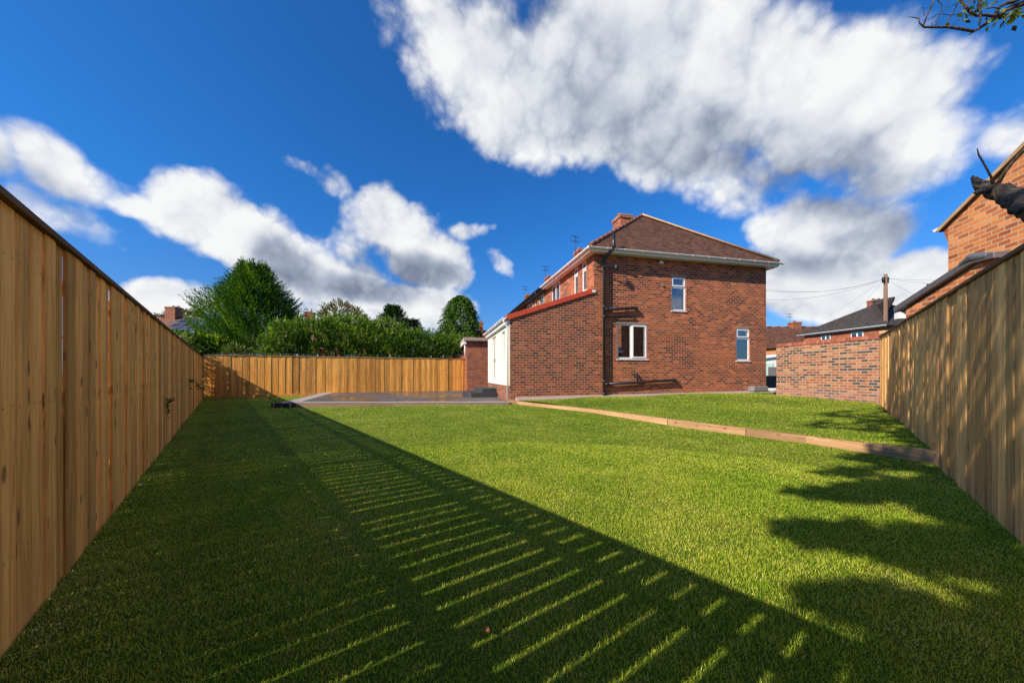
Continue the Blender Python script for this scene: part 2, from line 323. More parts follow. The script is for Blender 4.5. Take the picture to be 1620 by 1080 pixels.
# ------------------------------------------------------------------ mesh helpers
def px(x, y, Yd): return Vector(((x-810)/FPX*Yd, Yd, CH+(HZ-y)/FPX*Yd))   # direction of a photo pixel at depth Yd
def tag(o, label=None, cat=None, group=None, kind=None):
    if label: o['label'] = label
    if cat: o['category'] = cat
    if group: o['group'] = group
    if kind: o['kind'] = kind
    return o
def thing(name, loc, label, cat, group=None):
    o = bpy.data.objects.new(name, None); C.objects.link(o); o.location = loc; o.empty_display_size = .2
    return tag(o, label, cat, group)
def wloc(o):
    v = Vector((0, 0, 0))
    while o is not None: v += Vector(o.location); o = o.parent
    return v
class Frame:
    def __init__(s, o=(0, 0, 0), ex=(1, 0, 0), ey=(0, 1, 0), ez=(0, 0, 1)):
        s.o, s.ex, s.ey, s.ez = Vector(o), Vector(ex).normalized(), Vector(ey).normalized(), Vector(ez)
    def __call__(s, p): return s.o+s.ex*p[0]+s.ey*p[1]+s.ez*p[2]
I = Frame()
class MB:
    def __init__(s, F=I): s.F = F; s.v = []; s.f = []; s.r = []; s.sm = []
    def poly(s, pts, rnd=0.0, sm=False):
        n = len(s.v); s.v += [s.F(p) for p in pts]; s.f.append(list(range(n, n+len(pts)))); s.r += [rnd]*len(pts); s.sm.append(sm)
    def hexa(s, P, rnd=None):   # 8 corners: bottom ring 0-3 (ccw from above), top ring 4-7
        rnd = random.random() if rnd is None else rnd
        n = len(s.v); s.v += [s.F(p) for p in P]; s.r += [rnd]*8
        for q in ((3, 2, 1, 0), (4, 5, 6, 7), (0, 1, 5, 4), (1, 2, 6, 5), (2, 3, 7, 6), (3, 0, 4, 7)):
            s.f.append([n+i for i in q]); s.sm.append(False)
    def box(s, x0, x1, y0, y1, z0, z1, rnd=None):
        s.hexa([(x0, y0, z0), (x1, y0, z0), (x1, y1, z0), (x0, y1, z0), (x0, y0, z1), (x1, y0, z1), (x1, y1, z1), (x0, y1, z1)], rnd)
    def prism(s, poly, a, b, axis='y', rnd=0.0):
        """extrude a 2D polygon (x,z) along y from a to b"""
        P = [(p[0], a, p[1]) for p in poly]; Q = [(p[0], b, p[1]) for p in poly]
        if axis == 'x': P = [(a, p[0], p[1]) for p in poly]; Q = [(b, p[0], p[1]) for p in poly]
        if axis == 'z': P = [(p[0], p[1], a) for p in poly]; Q = [(p[0], p[1], b) for p in poly]
        s.poly(P, rnd); s.poly(Q[::-1], rnd); n = len(P)
        for i in range(n):
            j = (i+1) % n; s.poly([P[i], Q[i], Q[j], P[j]], rnd)
    def tube(s, pts, rad, n=10, jit=0.0, caps=True):
        pts = [s.F(p) for p in pts]; F0 = s.F; s.F = I
        if not hasattr(rad, '__len__'): rad = [rad]*len(pts)
        rings = []; up = Vector((.13, .21, .97))
        for i, p in enumerate(pts):
            d = (pts[min(i+1, len(pts)-1)]-pts[max(i-1, 0)]).normalized()
            a = d.cross(up)
            if a.length < .05: a = d.cross(Vector((1, 0, 0)))
            a.normalize(); b = d.cross(a)
            n0 = len(s.v)
            for k in range(n):
                th = 2*math.pi*k/n; rr = rad[i]*(1+jit*(random.random()-.5)*2)
                s.v.append(p+(a*math.cos(th)+b*math.sin(th))*rr); s.r.append(.5)
            rings.append(n0)
        for i in range(len(rings)-1):
            for k in range(n):
                k2 = (k+1) % n; s.f.append([rings[i]+k, rings[i]+k2, rings[i+1]+k2, rings[i+1]+k]); s.sm.append(True)
        if caps:
            s.f.append([rings[0]+k for k in range(n)][::-1]); s.sm.append(False)
            s.f.append([rings[-1]+k for k in range(n)]); s.sm.append(False)
        s.F = F0
    def build(s, name, m, parent=None, label=None, bevel=0):
        me = bpy.data.meshes.new(name); off = wloc(parent) if parent else Vector((0, 0, 0))
        V = [v-off for v in s.v]
        me.from_pydata([tuple(v) for v in V], [], s.f)
        me.polygons.foreach_set('use_smooth', s.sm)
        uvl = me.uv_layers.new(name='UVMap'); 
        co_ = np.array([tuple(v) for v in s.v]) if s.v else np.zeros((0, 3))
        uv = np.zeros((len(me.loops), 2))
        for p in me.polygons:
            nrm = p.normal
            if abs(nrm.z) > .999: t_ = Vector((s.F.ex.x, s.F.ex.y, 0)).normalized()
            else: t_ = Vector((-nrm.y, nrm.x, 0)).normalized()
            b_ = nrm.cross(t_)
            t_ = np.array(t_); b_ = np.array(b_)
            for li in p.loop_indices:
                q = co_[me.loops[li].vertex_index]; uv[li] = (q@t_, q@b_)
        uvl.data.foreach_set('uv', uv.ravel())
        at = me.attributes.new('rnd', 'FLOAT', 'POINT'); at.data.foreach_set('value', s.r)
        me.materials.append(m)
        o = bpy.data.objects.new(name, me); C.objects.link(o)
        if parent: o.parent = parent
        if label: o['label'] = label
        if bevel:
            bm = o.modifiers.new('bevel', 'BEVEL'); bm.width = bevel; bm.segments = 2; bm.limit_method = 'ANGLE'
        return o
def npmesh(name, V, F, rnd, m, parent=None, smooth=False):
    """V (n,3), F (m,k) int, rnd (n,)"""
    me = bpy.data.meshes.new(name)
    if parent: V = V-np.array(wloc(parent))
    k = F.shape[1]
    me.vertices.add(len(V)); me.vertices.foreach_set('co', V.astype('f').ravel())
    me.loops.add(F.size); me.loops.foreach_set('vertex_index', F.astype('i').ravel())
    me.polygons.add(len(F)); me.polygons.foreach_set('loop_start', np.arange(0, F.size, k, dtype='i')); me.polygons.foreach_set('loop_total', np.full(len(F), k, 'i'))
    at = me.attributes.new('rnd', 'FLOAT', 'POINT'); at.data.foreach_set('value', rnd.astype('f'))
    me.update(calc_edges=True); me.materials.append(m)
    o = bpy.data.objects.new(name, me); C.objects.link(o)
    if parent: o.parent = parent
    return o
def leaves(name, P, D, size, m, parent=None, width=.35, rnd=None, spread=.5, curl=.15):
    """one kite-shaped leaf per row of P, pointing roughly along D"""
    n = len(P); D = D+rng.normal(0, spread, (n, 3)); D /= np.linalg.norm(D, axis=1)[:, None]
    A = np.cross(D, rng.normal(0, 1, (n, 3))); A /= np.linalg.norm(A, axis=1)[:, None]
    N = np.cross(A, D)
    s = (size*rng.uniform(.6, 1.35, n))[:, None]
    V = np.stack([P, P+D*s*.45+A*s*width*.5, P+D*s-N*s*curl, P+D*s*.45-A*s*width*.5], 1).reshape(-1, 3)
    F = np.arange(4*n).reshape(n, 4)
    F = np.concatenate([F[:, [0, 1, 2]], F[:, [0, 2, 3]]])
    if rnd is None: rnd = rng.random(n)
    return npmesh(name, V, F, np.repeat(np.clip(rnd, 0, 1), 4), m, parent)

def sprays(C0, D0, nleaf, slen, lsize):
    """leaflets along short drooping twigs: positions, directions, twig index"""
    n = len(C0); D0 = D0/np.linalg.norm(D0, axis=1)[:, None]
    side = np.cross(D0, rng.normal(0, 1, (n, 3))); side /= np.linalg.norm(side, axis=1)[:, None]
    t_ = np.linspace(0, 1, nleaf)[None, :, None]
    L = (slen*rng.uniform(.6, 1.3, n))[:, None, None]
    P = C0[:, None, :]+D0[:, None, :]*t_*L
    sg = np.where(np.arange(nleaf) % 2 == 0, 1, -1)[None, :, None]
    Dd = D0[:, None, :]*1.0+side[:, None, :]*sg*.75*(1-t_*.7)
    return P.reshape(-1, 3), Dd.reshape(-1, 3), np.repeat(np.arange(n), nleaf)

def blob_foliage(name, blobs, n, slen, lsize, m, parent=None, up=.35, nleaf=7, width=.35, inner=.3, flat=None):
    """blobs: (cx,cy,cz,rx,ry,rz); clumps on the lumpy outer skin plus an inner fill"""
    B = np.array(blobs, float); area = (B[:, 3]*B[:, 4]*B[:, 5])**(2/3); area /= area.sum()
    k = rng.choice(len(B), n, p=area)
    d = rng.normal(0, 1, (n, 3)); d /= np.linalg.norm(d, axis=1)[:, None]
    lump = 1+.10*np.sin(d[:, 0]*7+k)*np.sin(d[:, 1]*8+k*2)+.10*np.sin(d[:, 2]*9+k*3+d[:, 0]*5)
    rr = np.where(rng.random(n) < inner, rng.uniform(.45, .85, n), rng.uniform(.88, 1.06, n))*lump
    P = B[k, :3]+d*B[k, 3:]*rr[:, None]
    # drop points deep inside another blob
    keep = np.ones(n, bool)
    for j in range(len(B)):
        q = (P-B[j, :3])/B[j, 3:]; keep &= ~((np.sum(q*q, 1) < .55) & (k != j))
    P, d = P[keep], d[keep]
    D = d+np.array([0, 0, up])
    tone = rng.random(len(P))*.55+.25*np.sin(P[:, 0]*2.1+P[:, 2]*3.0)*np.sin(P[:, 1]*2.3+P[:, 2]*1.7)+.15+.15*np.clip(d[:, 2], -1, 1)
    Q, Dd, ix = sprays(P, D, nleaf, slen, lsize)
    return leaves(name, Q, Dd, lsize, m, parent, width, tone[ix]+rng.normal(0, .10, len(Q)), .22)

def profile_foliage(name, base, H, prof, n, slen, lsize, m, parent, up=.5, nleaf=7, lump=.16, seed=1, inner=.3, droop=None, width=.35):
    """crown given as radius profile prof=[(t, r)...] over its height"""
    t_ = rng.random(n)**.85; tt = [p[0] for p in prof]; rr = [p[1] for p in prof]
    a = rng.uniform(0, 2*math.pi, n); r0 = np.interp(t_, tt, rr)
    lm = 1+lump*np.sin(a*3+seed+t_*9)*np.sin(a*5+t_*23+seed*2)+lump*.8*np.sin(a*9+t_*31+seed)
    k = np.where(rng.random(n) < inner, rng.uniform(.35, .8, n), rng.uniform(.86, 1.05, n))
    P = np.stack([base[0]+np.cos(a)*r0*lm*k, base[1]+np.sin(a)*r0*lm*k, base[2]+t_*H], 1)
    D = np.stack([np.cos(a), np.sin(a), np.full(n, up)], 1)
    if droop is not None: D[:, 2] = droop
    tone = rng.random(n)*.6+.22*np.sin(a*7+t_*25)+.15
    Q, Dd, ix = sprays(P, D, nleaf, slen, lsize)
    return leaves(name, Q, Dd, lsize, m, parent, width, tone[ix]+rng.normal(0, .1, len(Q)), .22)

# ------------------------------------------------------------------ layout
LF0 = Vector((-1.989, 1.326, 0)); LU = Vector((-.6476, .7620, 0)); LOUT = Vector((-.7620, -.6476, 0))   # left fence
RF0 = Vector((3.285, 2.19, 0)); RU = Vector((.951, 1, 0)).normalized(); ROUT = Vector((RU.y, -RU.x, 0))  # right fence
APEX = Vector((.112, -1.146, 0))
LFAR = Vector((-14.15, 15.65, 0)); RFAR = Vector((10.33, 9.6, 0))
BF0 = Vector((-14.2, 15.72, 0)); BF1 = Vector((-2.66, 19.8, 0))
HA = Vector((2.994, 12.44, 0)); HD = Vector((.9764, .2161, 0)); HE = Vector((-.2161, .9764, 0))         # house corner, along gable, into the street
HF = Frame(HA, HD, HE)
SLP = [(-.05, 11.55, .21), (.18, 11.45, .20), (2.20, 9.33, .15), (3.38, 7.36, .14), (4.24, 6.16, .125), (4.72, 5.46, .12), (5.24, 4.19, .157)]
def sst(a, b, x): t_ = np.clip((x-a)/(b-a), 0, 1); return t_*t_*(3-2*t_)
def zlow(x, y): return .10*sst(6, 11.5, y)*sst(-9, -1, x)+.012*np.sin(x*1.3+y*.7)*np.sin(y*1.1)
UC = np.array([(.18, 11.5, .19), (2.25, 9.33, .13), (3.4, 7.4, .12), (4.24, 6.19, .105), (5.2, 4.2, .14), (.6, 11.45, .25), (3.1, 11.95, .315), (7, 12.8, .385), (10, 13.4, .40), (9.95, 12.8, .32), (10.3, 9.6, .30), (7.5, 6.9, .22), (6.5, 9, .22)])
def zup(x, y):
    x = np.asarray(x, float); y = np.asarray(y, float); num = 0; den = 0
    for a, b_, c in UC:
        ww = 1/((x-a)**2+(y-b_)**2+.15)**1.5; num = num+ww*c; den = den+ww
    return num/den
def inpoly(x, y, poly):
    ins = np.zeros(np.shape(x), bool); n = len(poly)
    for i in range(n):
        x1, y1 = poly[i][:2]; x2, y2 = poly[(i+1) % n][:2]
        if y1 == y2: continue
        c = ((y1 > y) != (y2 > y)) & (x < (x2-x1)*(y-y1)/(y2-y1)+x1); ins ^= c
    return ins
stripF = [HF((-2.9, -.42, 0)), HF((7.9, -.42, 0))]
UPPER = [(p[0], p[1]) for p in SLP[1:]]+[(5.3, 4.25), (RFAR.x-.1, RFAR.y), (9.95, 12.8), (10.1, 13.75), tuple(stripF[1])[:2], tuple(stripF[0])[:2]]
PATIO = [(-7.65, 11.16), (-.06, 11.35), (.05, 11.9), (-2.0, 20.3), (-9.6, 17.4)]
LOWER = [(APEX.x, APEX.y), tuple(LFAR)[:2], tuple(BF1)[:2], (-.06, 11.7), (.0, 11.5)]+[(p[0], p[1]) for p in SLP[1:]]+[(5.35, 4.27)]

def sheet(name, poly, zf, m, step=.35, kind='structure', top=0.0):
    """a gently uneven sheet cut to a polygon"""
    import bmesh
    bm = bmesh.new(); vs = [bm.verts.new((p[0], p[1], 0)) for p in poly]; bm.faces.new(vs)
    xs = [p[0] for p in poly]; ys = [p[1] for p in poly]
    for ax, lo, hi in ((0, min(xs), max(xs)), (1, min(ys), max(ys))):
        x = lo+step
        while x < hi:
            nrm = (1, 0, 0) if ax == 0 else (0, 1, 0); pc = (x, 0, 0) if ax == 0 else (0, x, 0)
            bmesh.ops.bisect_plane(bm, geom=bm.verts[:]+bm.edges[:]+bm.faces[:], plane_co=pc, plane_no=nrm); x += step
    for v in bm.verts: v.co.z = float(zf(v.co.x, v.co.y))+top
    bmesh.ops.recalc_face_normals(bm, faces=bm.faces[:])
    for f in bm.faces:
        f.smooth = True
        if f.normal.z < 0: f.normal_flip()
    me = bpy.data.meshes.new(name); bm.to_mesh(me); bm.free(); me.materials.append(m)
    o = bpy.data.objects.new(name, me); C.objects.link(o); tag(o, kind=kind); return o
g = MB(); g.poly([(-900, -900, -.12), (900, -900, -.12), (900, 900, -.12), (-900, 900, -.12)]); tag(g.build('ground', M['land']), kind='structure')
sheet('lawn', LOWER, zlow, M['lawn'])
sheet('upper_lawn', UPPER, zup, M['lawn'])

# ---- grass blades
def grass(name, poly, zf, label, dens0=18000, dmax=22, seed=3):
    rg = np.random.default_rng(seed); xs = [p[0] for p in poly]; ys = [p[1] for p in poly]
    VV = []; FF = []; RR = []; nv = 0
    rings = [(0, 1.8), (1.8, 2.5), (2.5, 3.2), (3.2, 4.2), (4.2, 5.5), (5.5, 7.2), (7.2, 9.5), (9.5, 12.5), (12.5, dmax)]
    for (r0, r1) in rings:
        rm = max((r0+r1)/2, 1.6); ws = max(1.0, rm/3.4); dd = dens0/ws**1.75
        bx0, bx1, by0, by1 = max(min(xs), -r1), min(max(xs), r1), max(min(ys), -.4), min(max(ys), r1)
        if bx1 <= bx0 or by1 <= by0: continue
        n = int((bx1-bx0)*(by1-by0)*dd); x = rg.uniform(bx0, bx1, n); y = rg.uniform(by0, by1, n)
        r = np.hypot(x, y); k = (r >= r0) & (r < r1) & inpoly(x, y, poly) & ~inpoly(x, y, PATIO) & (np.abs(x) < 1.75*np.maximum(y, 0)+1.0)
        x, y = x[k], y[k]; n = len(x)
        if not n: continue
        z = zf(x, y)
        cl = .5+.5*np.sin(x*5+np.sin(y*4)*1.5)*np.sin(y*6+x*2)
        h = rg.uniform(.007, .020, n)*(.8+.45*cl); wd = rg.uniform(.0013, .0027, n)*ws
        tall = rg.random(n) < .02; h[tall] *= 1.9
        a = rg.uniform(0, 2*math.pi, n); lean = rg.uniform(.15, 1.5, n)*h
        dx, dy = np.cos(a), np.sin(a); b = a+math.pi/2+rg.normal(0, .5, n); sx, sy = np.cos(b)*wd*.5, np.sin(b)*wd*.5
        rn = np.clip(rg.normal(.42, .20, n), 0, .8); dry = rg.random(n) < .10; rn[dry] = rg.uniform(.75, 1.0, dry.sum())
        P0 = np.stack([x-sx, y-sy, z-.004], 1); P1 = np.stack([x+sx, y+sy, z-.004], 1)
        tip = np.stack([x+dx*lean, y+dy*lean, z+h*.92], 1)
        if r1 <= 5.5:
            M0 = np.stack([x+dx*lean*.35-sx*.8, y+dy*lean*.35-sy*.8, z+h*.62], 1); M1 = np.stack([x+dx*lean*.35+sx*.8, y+dy*lean*.35+sy*.8, z+h*.62], 1)
            V = np.stack([P0, P1, M1, M0, tip], 1).reshape(-1, 3); i = np.arange(n)[:, None]*5+nv
            F = np.concatenate([i+[[0, 1, 2]], i+[[0, 2, 3]], i+[[3, 2, 4]]]); RR.append(np.repeat(rn, 5)); nv += 5*n
        else:
            V = np.stack([P0, P1, tip], 1).reshape(-1, 3); F = np.arange(n)[:, None]*3+nv+[[0, 1, 2]]; RR.append(np.repeat(rn, 3)); nv += 3*n
        VV.append(V); FF.append(F)
    o = npmesh(name, np.concatenate(VV), np.concatenate(FF), np.concatenate(RR), M['grass'])
    tag(o, label, 'grass', kind='stuff'); return o
grass('grass', LOWER, zlow, 'short mown grass covering the lower lawn between the fences')
grass('grass', UPPER, zup, 'short mown grass covering the raised lawn beside the house', seed=5)

# ------------------------------------------------------------------ fences
def fence(name, P0, U, OUT, L, ztop0, ztop1, zb0, zb1, m, mc, label, group=None, gap=(.004, .012), gravel=False, start=0.0, seed=1, tight=.003, tall_cap=.028, zgrade=None):
    rd = random.Random(seed)
    t = thing(name, P0, label, 'fence', group)
    F = Frame(P0, U, OUT); bd = MB(F); nl_ = MB(F); x = start
    top = lambda q: ztop0+(ztop1-ztop0)*q/L
    bot = (lambda q: zb0+(zb1-zb0)*q/L) if zgrade is None else zgrade
    while x < L-.02:
        wd = rd.uniform(.142, .152); x1 = min(x+wd, L)
        g1 = rd.uniform(*gap) if rd.random() < .95 else tight; gl_ = tight if rd.random() > .16 else .011; yo = rd.choice((0, 0, .008, .015))+rd.uniform(0, .003)
        zb, zt = bot(x)-.05, top(x)-.002
        zm = zb+(zt-zb)*.50; rn = rd.random(); tl = rd.uniform(-.002, .002)
        ys = .017
        # lower half butts tight, upper half has shrunk apart
        def ring(xa, xb, zz):                                   # board section with rounded front arrises
            return [(xa, yo+.006, zz), (xa+.006, yo, zz), (xb-.006, yo, zz), (xb, yo+.006, zz), (xb, yo+ys, zz), (xa, yo+ys, zz)]
        n = len(bd.v)
        for rg_ in (ring(x, x1-gl_, zb), ring(x+tl, x1-gl_, zm), ring(x+tl, x1-g1, zm+.03), ring(x, x1-g1, zt)): bd.v += [F(p) for p in rg_]; bd.r += [rn]*6
        for k in range(3):
            for j in range(6):
                j2 = (j+1) % 6; bd.f.append([n+6*k+j, n+6*k+j2, n+6*k+6+j2, n+6*k+6+j]); bd.sm.append(False)
        bd.f.append([n+j for j in range(5, -1, -1)]); bd.sm.append(False); bd.f.append([n+18+j for j in range(6)]); bd.sm.append(False)
        for zr in (.17, .52, .865):
            zq = zb+.05+(zt-zb-.05)*zr+.035
            for xx in (x+.03, x1-.045):
                a_ = nl_.F; c_ = (xx+rd.uniform(-.006, .006), yo-.0015, zq+rd.uniform(-.008, .008)); nl_.poly([(c_[0]+.0045*math.cos(k*1.0472), c_[1], c_[2]+.0045*math.sin(k*1.0472)) for k in range(6)])
        x = x1
    n0, nf = len(bd.v), len(bd.f)      # nail heads are surface detail of the boards
    bd.v += nl_.v; bd.r += nl_.r; bd.f += [[i+n0 for i in f] for f in nl_.f]; bd.sm += nl_.sm
    bo = bd.build('board_panel', m, t); bo.data.materials.append(M['nail'])
    for p_ in bo.data.polygons[nf:]: p_.material_index = 1
    for zr in (.17, .52, .865):
        rl = MB(F); H0, H1 = top(0)-bot(0), top(L)-bot(L)
        za, zb = bot(0)+H0*zr, bot(L)+H1*zr
        rl.hexa([(start, .036, za), (L, .036, zb), (L, .068, zb), (start, .068, za), (start, .036, za+.075), (L, .036, zb+.075), (L, .068, zb+.075), (start, .068, za+.075)])
        rl.build('rail', m, t)
    q = start+.1
    while q < L:
        ps = MB(F); ps.box(q, q+.09, .070, .16, bot(q)-.1, top(q)-.03); ps.build('post', m, t); q += 1.85
    cp = MB(F)
    cp.hexa([(start, -.018, top(start)), (L, -.018, top(L)), (L, .06, top(L)), (start, .06, top(start)), (start, -.018, top(start)+tall_cap), (L, -.018, top(L)+tall_cap), (L, .06, top(L)+tall_cap), (start, .06, top(start)+tall_cap)], .5)
    cp.build('capping_rail', mc, t)
    if gravel:
        gb = MB(F); gb.box(start+.03, L, -.028, -.002, bot(0)-.03, bot(0)+.13, .4); gb.build('gravel_board', m, t)
    return t
LL = (LFAR-LF0).length
fence('wooden_fence', LF0, LU, LOUT, LL, 1.79, 1.86, 0, 0, M['fence'], M['cap'], 'long brown vertical-board fence in shade along the left side of the lawn', 'garden boundary fences', gap=(.012, .018), start=-3.2, seed=3)
BU = (BF1-BF0).normalized(); BOUT = Vector((-BU.y, BU.x, 0))
fence('wooden_fence', BF0, BU, BOUT, (BF1-BF0).length, 1.99, 1.985, 0, .05, M['fence_back'], M['cap_back'], 'golden sunlit vertical-board fence across the far end behind the patio', 'garden boundary fences', gap=(.001, .003), gravel=True, seed=8, tall_cap=.03)
LR = (RFAR-RF0).length
def rz(q):
    p = RF0+RU*q
    return float(zup(p.x, p.y)) if p.y > 4.15 else 0.0
fence('wooden_fence', RF0, RU, ROUT, LR, 1.90, 2.14, 0, .3, M['fence_right'], M['cap'], 'tall grey-tan vertical-board fence along the right side ending at the brick garden wall', 'garden boundary fences', gap=(.001, .006), start=-4.2, seed=5, zgrade=rz)

# ------------------------------------------------------------------ sleepers, path, patio, steps
t = thing('sleeper_edging', SLP[3], 'line of pale new timber sleepers holding up the raised lawn', 'edging')
prevp = None
pts = [Vector(p) for p in SLP[1:]]
for i in range(len(pts)-1):
    a, b_ = pts[i], pts[i+1]; u_ = (b_-a); u_.z = 0; L = u_.length; u_.normalize(); nn = Vector((-u_.y, u_.x, 0))   # towards the raised side
    s = MB(Frame((a.x, a.y, 0), u_, nn)); g_ = .004
    s.hexa([(g_, -.05, -.1), (L-g_, -.05, -.1), (L-g_, .06, -.1), (g_, .06, -.1), (g_, -.05, a.z), (L-g_, -.05, b_.z), (L-g_, .06, b_.z), (g_, .06, a.z)], (.75, .9, .55, .15, .62, .5)[i])
    s.build('sleeper', M['sleeper'], t, bevel=.006)
s = MB(); a = Vector((-.06, 11.42, 0)); s.box(-.08, .17, 11.40, 11.52, -.05, .235, .6); s.build('sleeper', M['sleeper'], t, bevel=.006)
s = MB(HF); s.hexa([(-2.95, -.42, .0), (7.9, -.42, .1), (7.9, -.004, .1), (-2.95, -.004, .0), (-2.95, -.42, .25), (7.9, -.42, .395), (7.9, -.004, .44), (-2.95, -.004, .32)], .5)
tag(s.build('path', M['concrete'], bevel=.01), kind='structure')
zp = .165
s = MB(); s.prism(PATIO, -.05, zp, 'z'); tag(s.build('patio', M['patio']), kind='structure')
# pale border stones round the patio
t = thing('patio_border', (-4, 11.2, zp), 'pale paving border along the front and left edges of the dark patio', 'edging')
def border(a, b_, wd, n, nm, m, z0=.0, z1=.012, hang=.0):
    a, b_ = Vector((*a, 0)), Vector((*b_, 0)); u_ = (b_-a); L = u_.length; u_.normalize(); nn = Vector((-u_.y, u_.x, 0))
    s = MB(Frame(a, u_, nn))
    for i in range(n): s.box(i*L/n+.003, (i+1)*L/n-.003, -hang, wd, zp+z0, zp+z1)
    s.build(nm, m, t)
border(PATIO[0], PATIO[1], .34, 14, 'front_border', M['kerb'], z0=.0015)
border((-7.65, 11.52), PATIO[4], -.5, 12, 'side_border', M['kerb'], z0=.0015)
s = MB(); s.box(-7.78, -7.2, 11.02, 11.145, -.05, .16, .2); s.box(-7.2, -7.02, 11.03, 11.145, -.05, .155, .9)
s.build('edge_sleeper', M['sleeper_dark'], t, bevel=.008)
s = MB(Frame((-7.0, 11.05, 0), (7.0, .17, 0), (-.17, 7.0, 0))); s.box(0, 6.9, 0, .095, -.05, zp-.012, .8); s.build('edge_board', M['edge'], t)
CF = Frame(HF((-3.134, 0, 0)), HD, HE)     # extension corner frame: x along gable, y along rear wall
t = thing('door_steps', CF((-.6, 3.1, zp)), 'two dark rounded stone steps in front of the white patio door', 'steps')
def stepmesh(x0, y0, y1, z0, z1, nm):
    poly = [(-.02, y0), (x0+.25, y0)]+[(x0+.25-.28*math.sin(k*math.pi/8), (y0+y1)/2-(y1-y0)/2*math.cos(k*math.pi/8)) for k in range(1, 8)]+[(x0+.25, y1), (-.02, y1)]
    s = MB(CF); s.prism(poly, z0, z1-.02, 'z'); s.build(nm, M['slate'], t, bevel=.04)
stepmesh(-1.35, 2.35, 4.4, zp+.003, zp+.20, 'lower_step'); stepmesh(-.85, 2.6, 4.1, zp+.182, zp+.38, 'upper_step')

# ------------------------------------------------------------------ main house
def wall_grid(s, x0, x1, z0, z1, holes, y=0.0, reveal=.10, ztop=None, flip=False):
    """wall face in the frame's x-z plane with reveals going +y at each hole"""
    xs = sorted({x0, x1, *[h[0] for h in holes], *[h[1] for h in holes]}); zs = sorted({z0, z1, *[h[2] for h in holes], *[h[3] for h in holes]})
    for i in range(len(xs)-1):
        for j in range(len(zs)-1):
            cx, cz = (xs[i]+xs[i+1])/2, (zs[j]+zs[j+1])/2
            if any(h[0] < cx < h[1] and h[2] < cz < h[3] for h in holes): continue
            p = [(xs[i], y, zs[j]), (xs[i+1], y, zs[j]), (xs[i+1], y, zs[j+1]), (xs[i], y, zs[j+1])]
            s.poly(p)
    for h in holes:
        a, b_, c, d_ = h
        s.poly([(a, y, c), (a, y, d_), (a, y+reveal, d_), (a, y+reveal, c)]); s.poly([(b_, y, c), (b_, y+reveal, c), (b_, y+reveal, d_), (b_, y, d_)])
        s.poly([(a, y, c), (a, y+reveal, c), (b_, y+reveal, c), (b_, y, c)]); s.poly([(a, y, d_), (b_, y, d_), (b_, y+reveal, d_), (a, y+reveal, d_)])
def window(par, F, x0, x1, z0, z1, style='single', y=.0, lintel=False, nm='window', glassm=None, curtain=None, sillm=None):
    """y: depth of the frame's face behind the wall face. frame F: x along wall, y into the building"""
    gm = glassm or M['glass']; fw = .055; s = MB(F); y0, y1 = y+.02, y+.085; W_, H_ = x1-x0, z1-z0
    s.box(x0, x1, y0, y1, z0, z0+fw); s.box(x0, x1, y0, y1, z1-fw, z1); s.box(x0, x0+fw, y0, y1, z0+fw, z1-fw); s.box(x1-fw, x1, y0, y1, z0+fw, z1-fw)
    panes = []
    if style == 'single': panes = [(x0+fw, x1-fw, z0+fw, z1-fw)]
    if style == 'top':       # fixed pane below an opening fanlight
        zm = z0+H_*.70; s.box(x0+fw, x1-fw, y0-.002, y1, zm-.03, zm+.03)
        a, b_, c, d_ = x0+fw-.02, x1-fw+.02, zm+.032, z1-fw+.02; q = y0-.028
        s.box(a, b_, q, y0-.003, c, c+.045); s.box(a, b_, q, y0-.003, d_-.045, d_); s.box(a, a+.045, q, y0-.003, c+.045, d_-.045); s.box(b_-.045, b_, q, y0-.003, c+.045, d_-.045)
        panes = [(x0+fw, x1-fw, z0+fw, zm-.03), (a+.045, b_-.045, c+.045, d_-.045)]
    if style == 'double':    # fixed light beside a casement
        xm = x0+W_*.47; s.box(xm-.03, xm+.03, y0-.002, y1, z0+fw, z1-fw)
        a, b_, c, d_ = xm+.032, x1-fw+.02, z0+fw-.02, z1-fw+.02; q = y0-.028
        s.box(a, b_, q, y0-.003, c, c+.05); s.box(a, b_, q, y0-.003, d_-.05, d_); s.box(a, a+.05, q, y0-.003, c+.05, d_-.05); s.box(b_-.05, b_, q, y0-.003, c+.05, d_-.05)
        panes = [(x0+fw, xm-.03, z0+fw, z1-fw), (a+.05, b_-.05, c+.05, d_-.05)]
    wo = s.build(nm, M['upvc'], par)
    for (a, b_, c, d_) in panes:
        p = MB(F); p.box(a-.001, b_+.001, y0+.02, y0+.026, c-.001, d_+.001); p.build('pane', gm, wo)
    sl = MB(F); sl.hexa([(x0-.03, -.035, z0-.045), (x1+.03, -.035, z0-.045), (x1+.03, y+.018, z0-.045), (x0-.03, y+.018, z0-.045), (x0-.03, -.035, z0-.022), (x1+.03, -.035, z0-.022), (x1+.03, y+.018, z0-.004), (x0-.03, y+.018, z0-.004)])
    sl.build('sill', sillm or M['upvc'], wo)
    if curtain:
        cm = MB(F); n = 14
        for (a, b_) in curtain:
            for i in range(n):
                xa, xb = a+(b_-a)*i/n, a+(b_-a)*(i+1)/n; ya, yb = .22+.02*(i % 2), .22+.02*((i+1) % 2)
                cm.poly([(xa, ya, z0-.1), (xb, yb, z0-.1), (xb, yb, z1+.1), (xa, ya, z1+.1)])
        cm.build('curtain', M['curtain'], wo)
    if lintel:
        l = MB(F); l.box(x0-.03, x1+.03, -.004, .05, z1+.003, z1+.075); l.build('lintel', M['lintel'], par)
    return wo
GW = 7.684; DEP = 5.35; ET = 5.55
hs_ = thing('brick_house', HA, 'two storey red brick house with hipped brown tiled roof and white rendered lean-to extension', 'house')
h1, h2, h3 = (3.22, 3.87, 3.56, 4.86), (.93, 2.18, 1.68, 2.98), (6.21, 6.88, 1.66, 2.96)
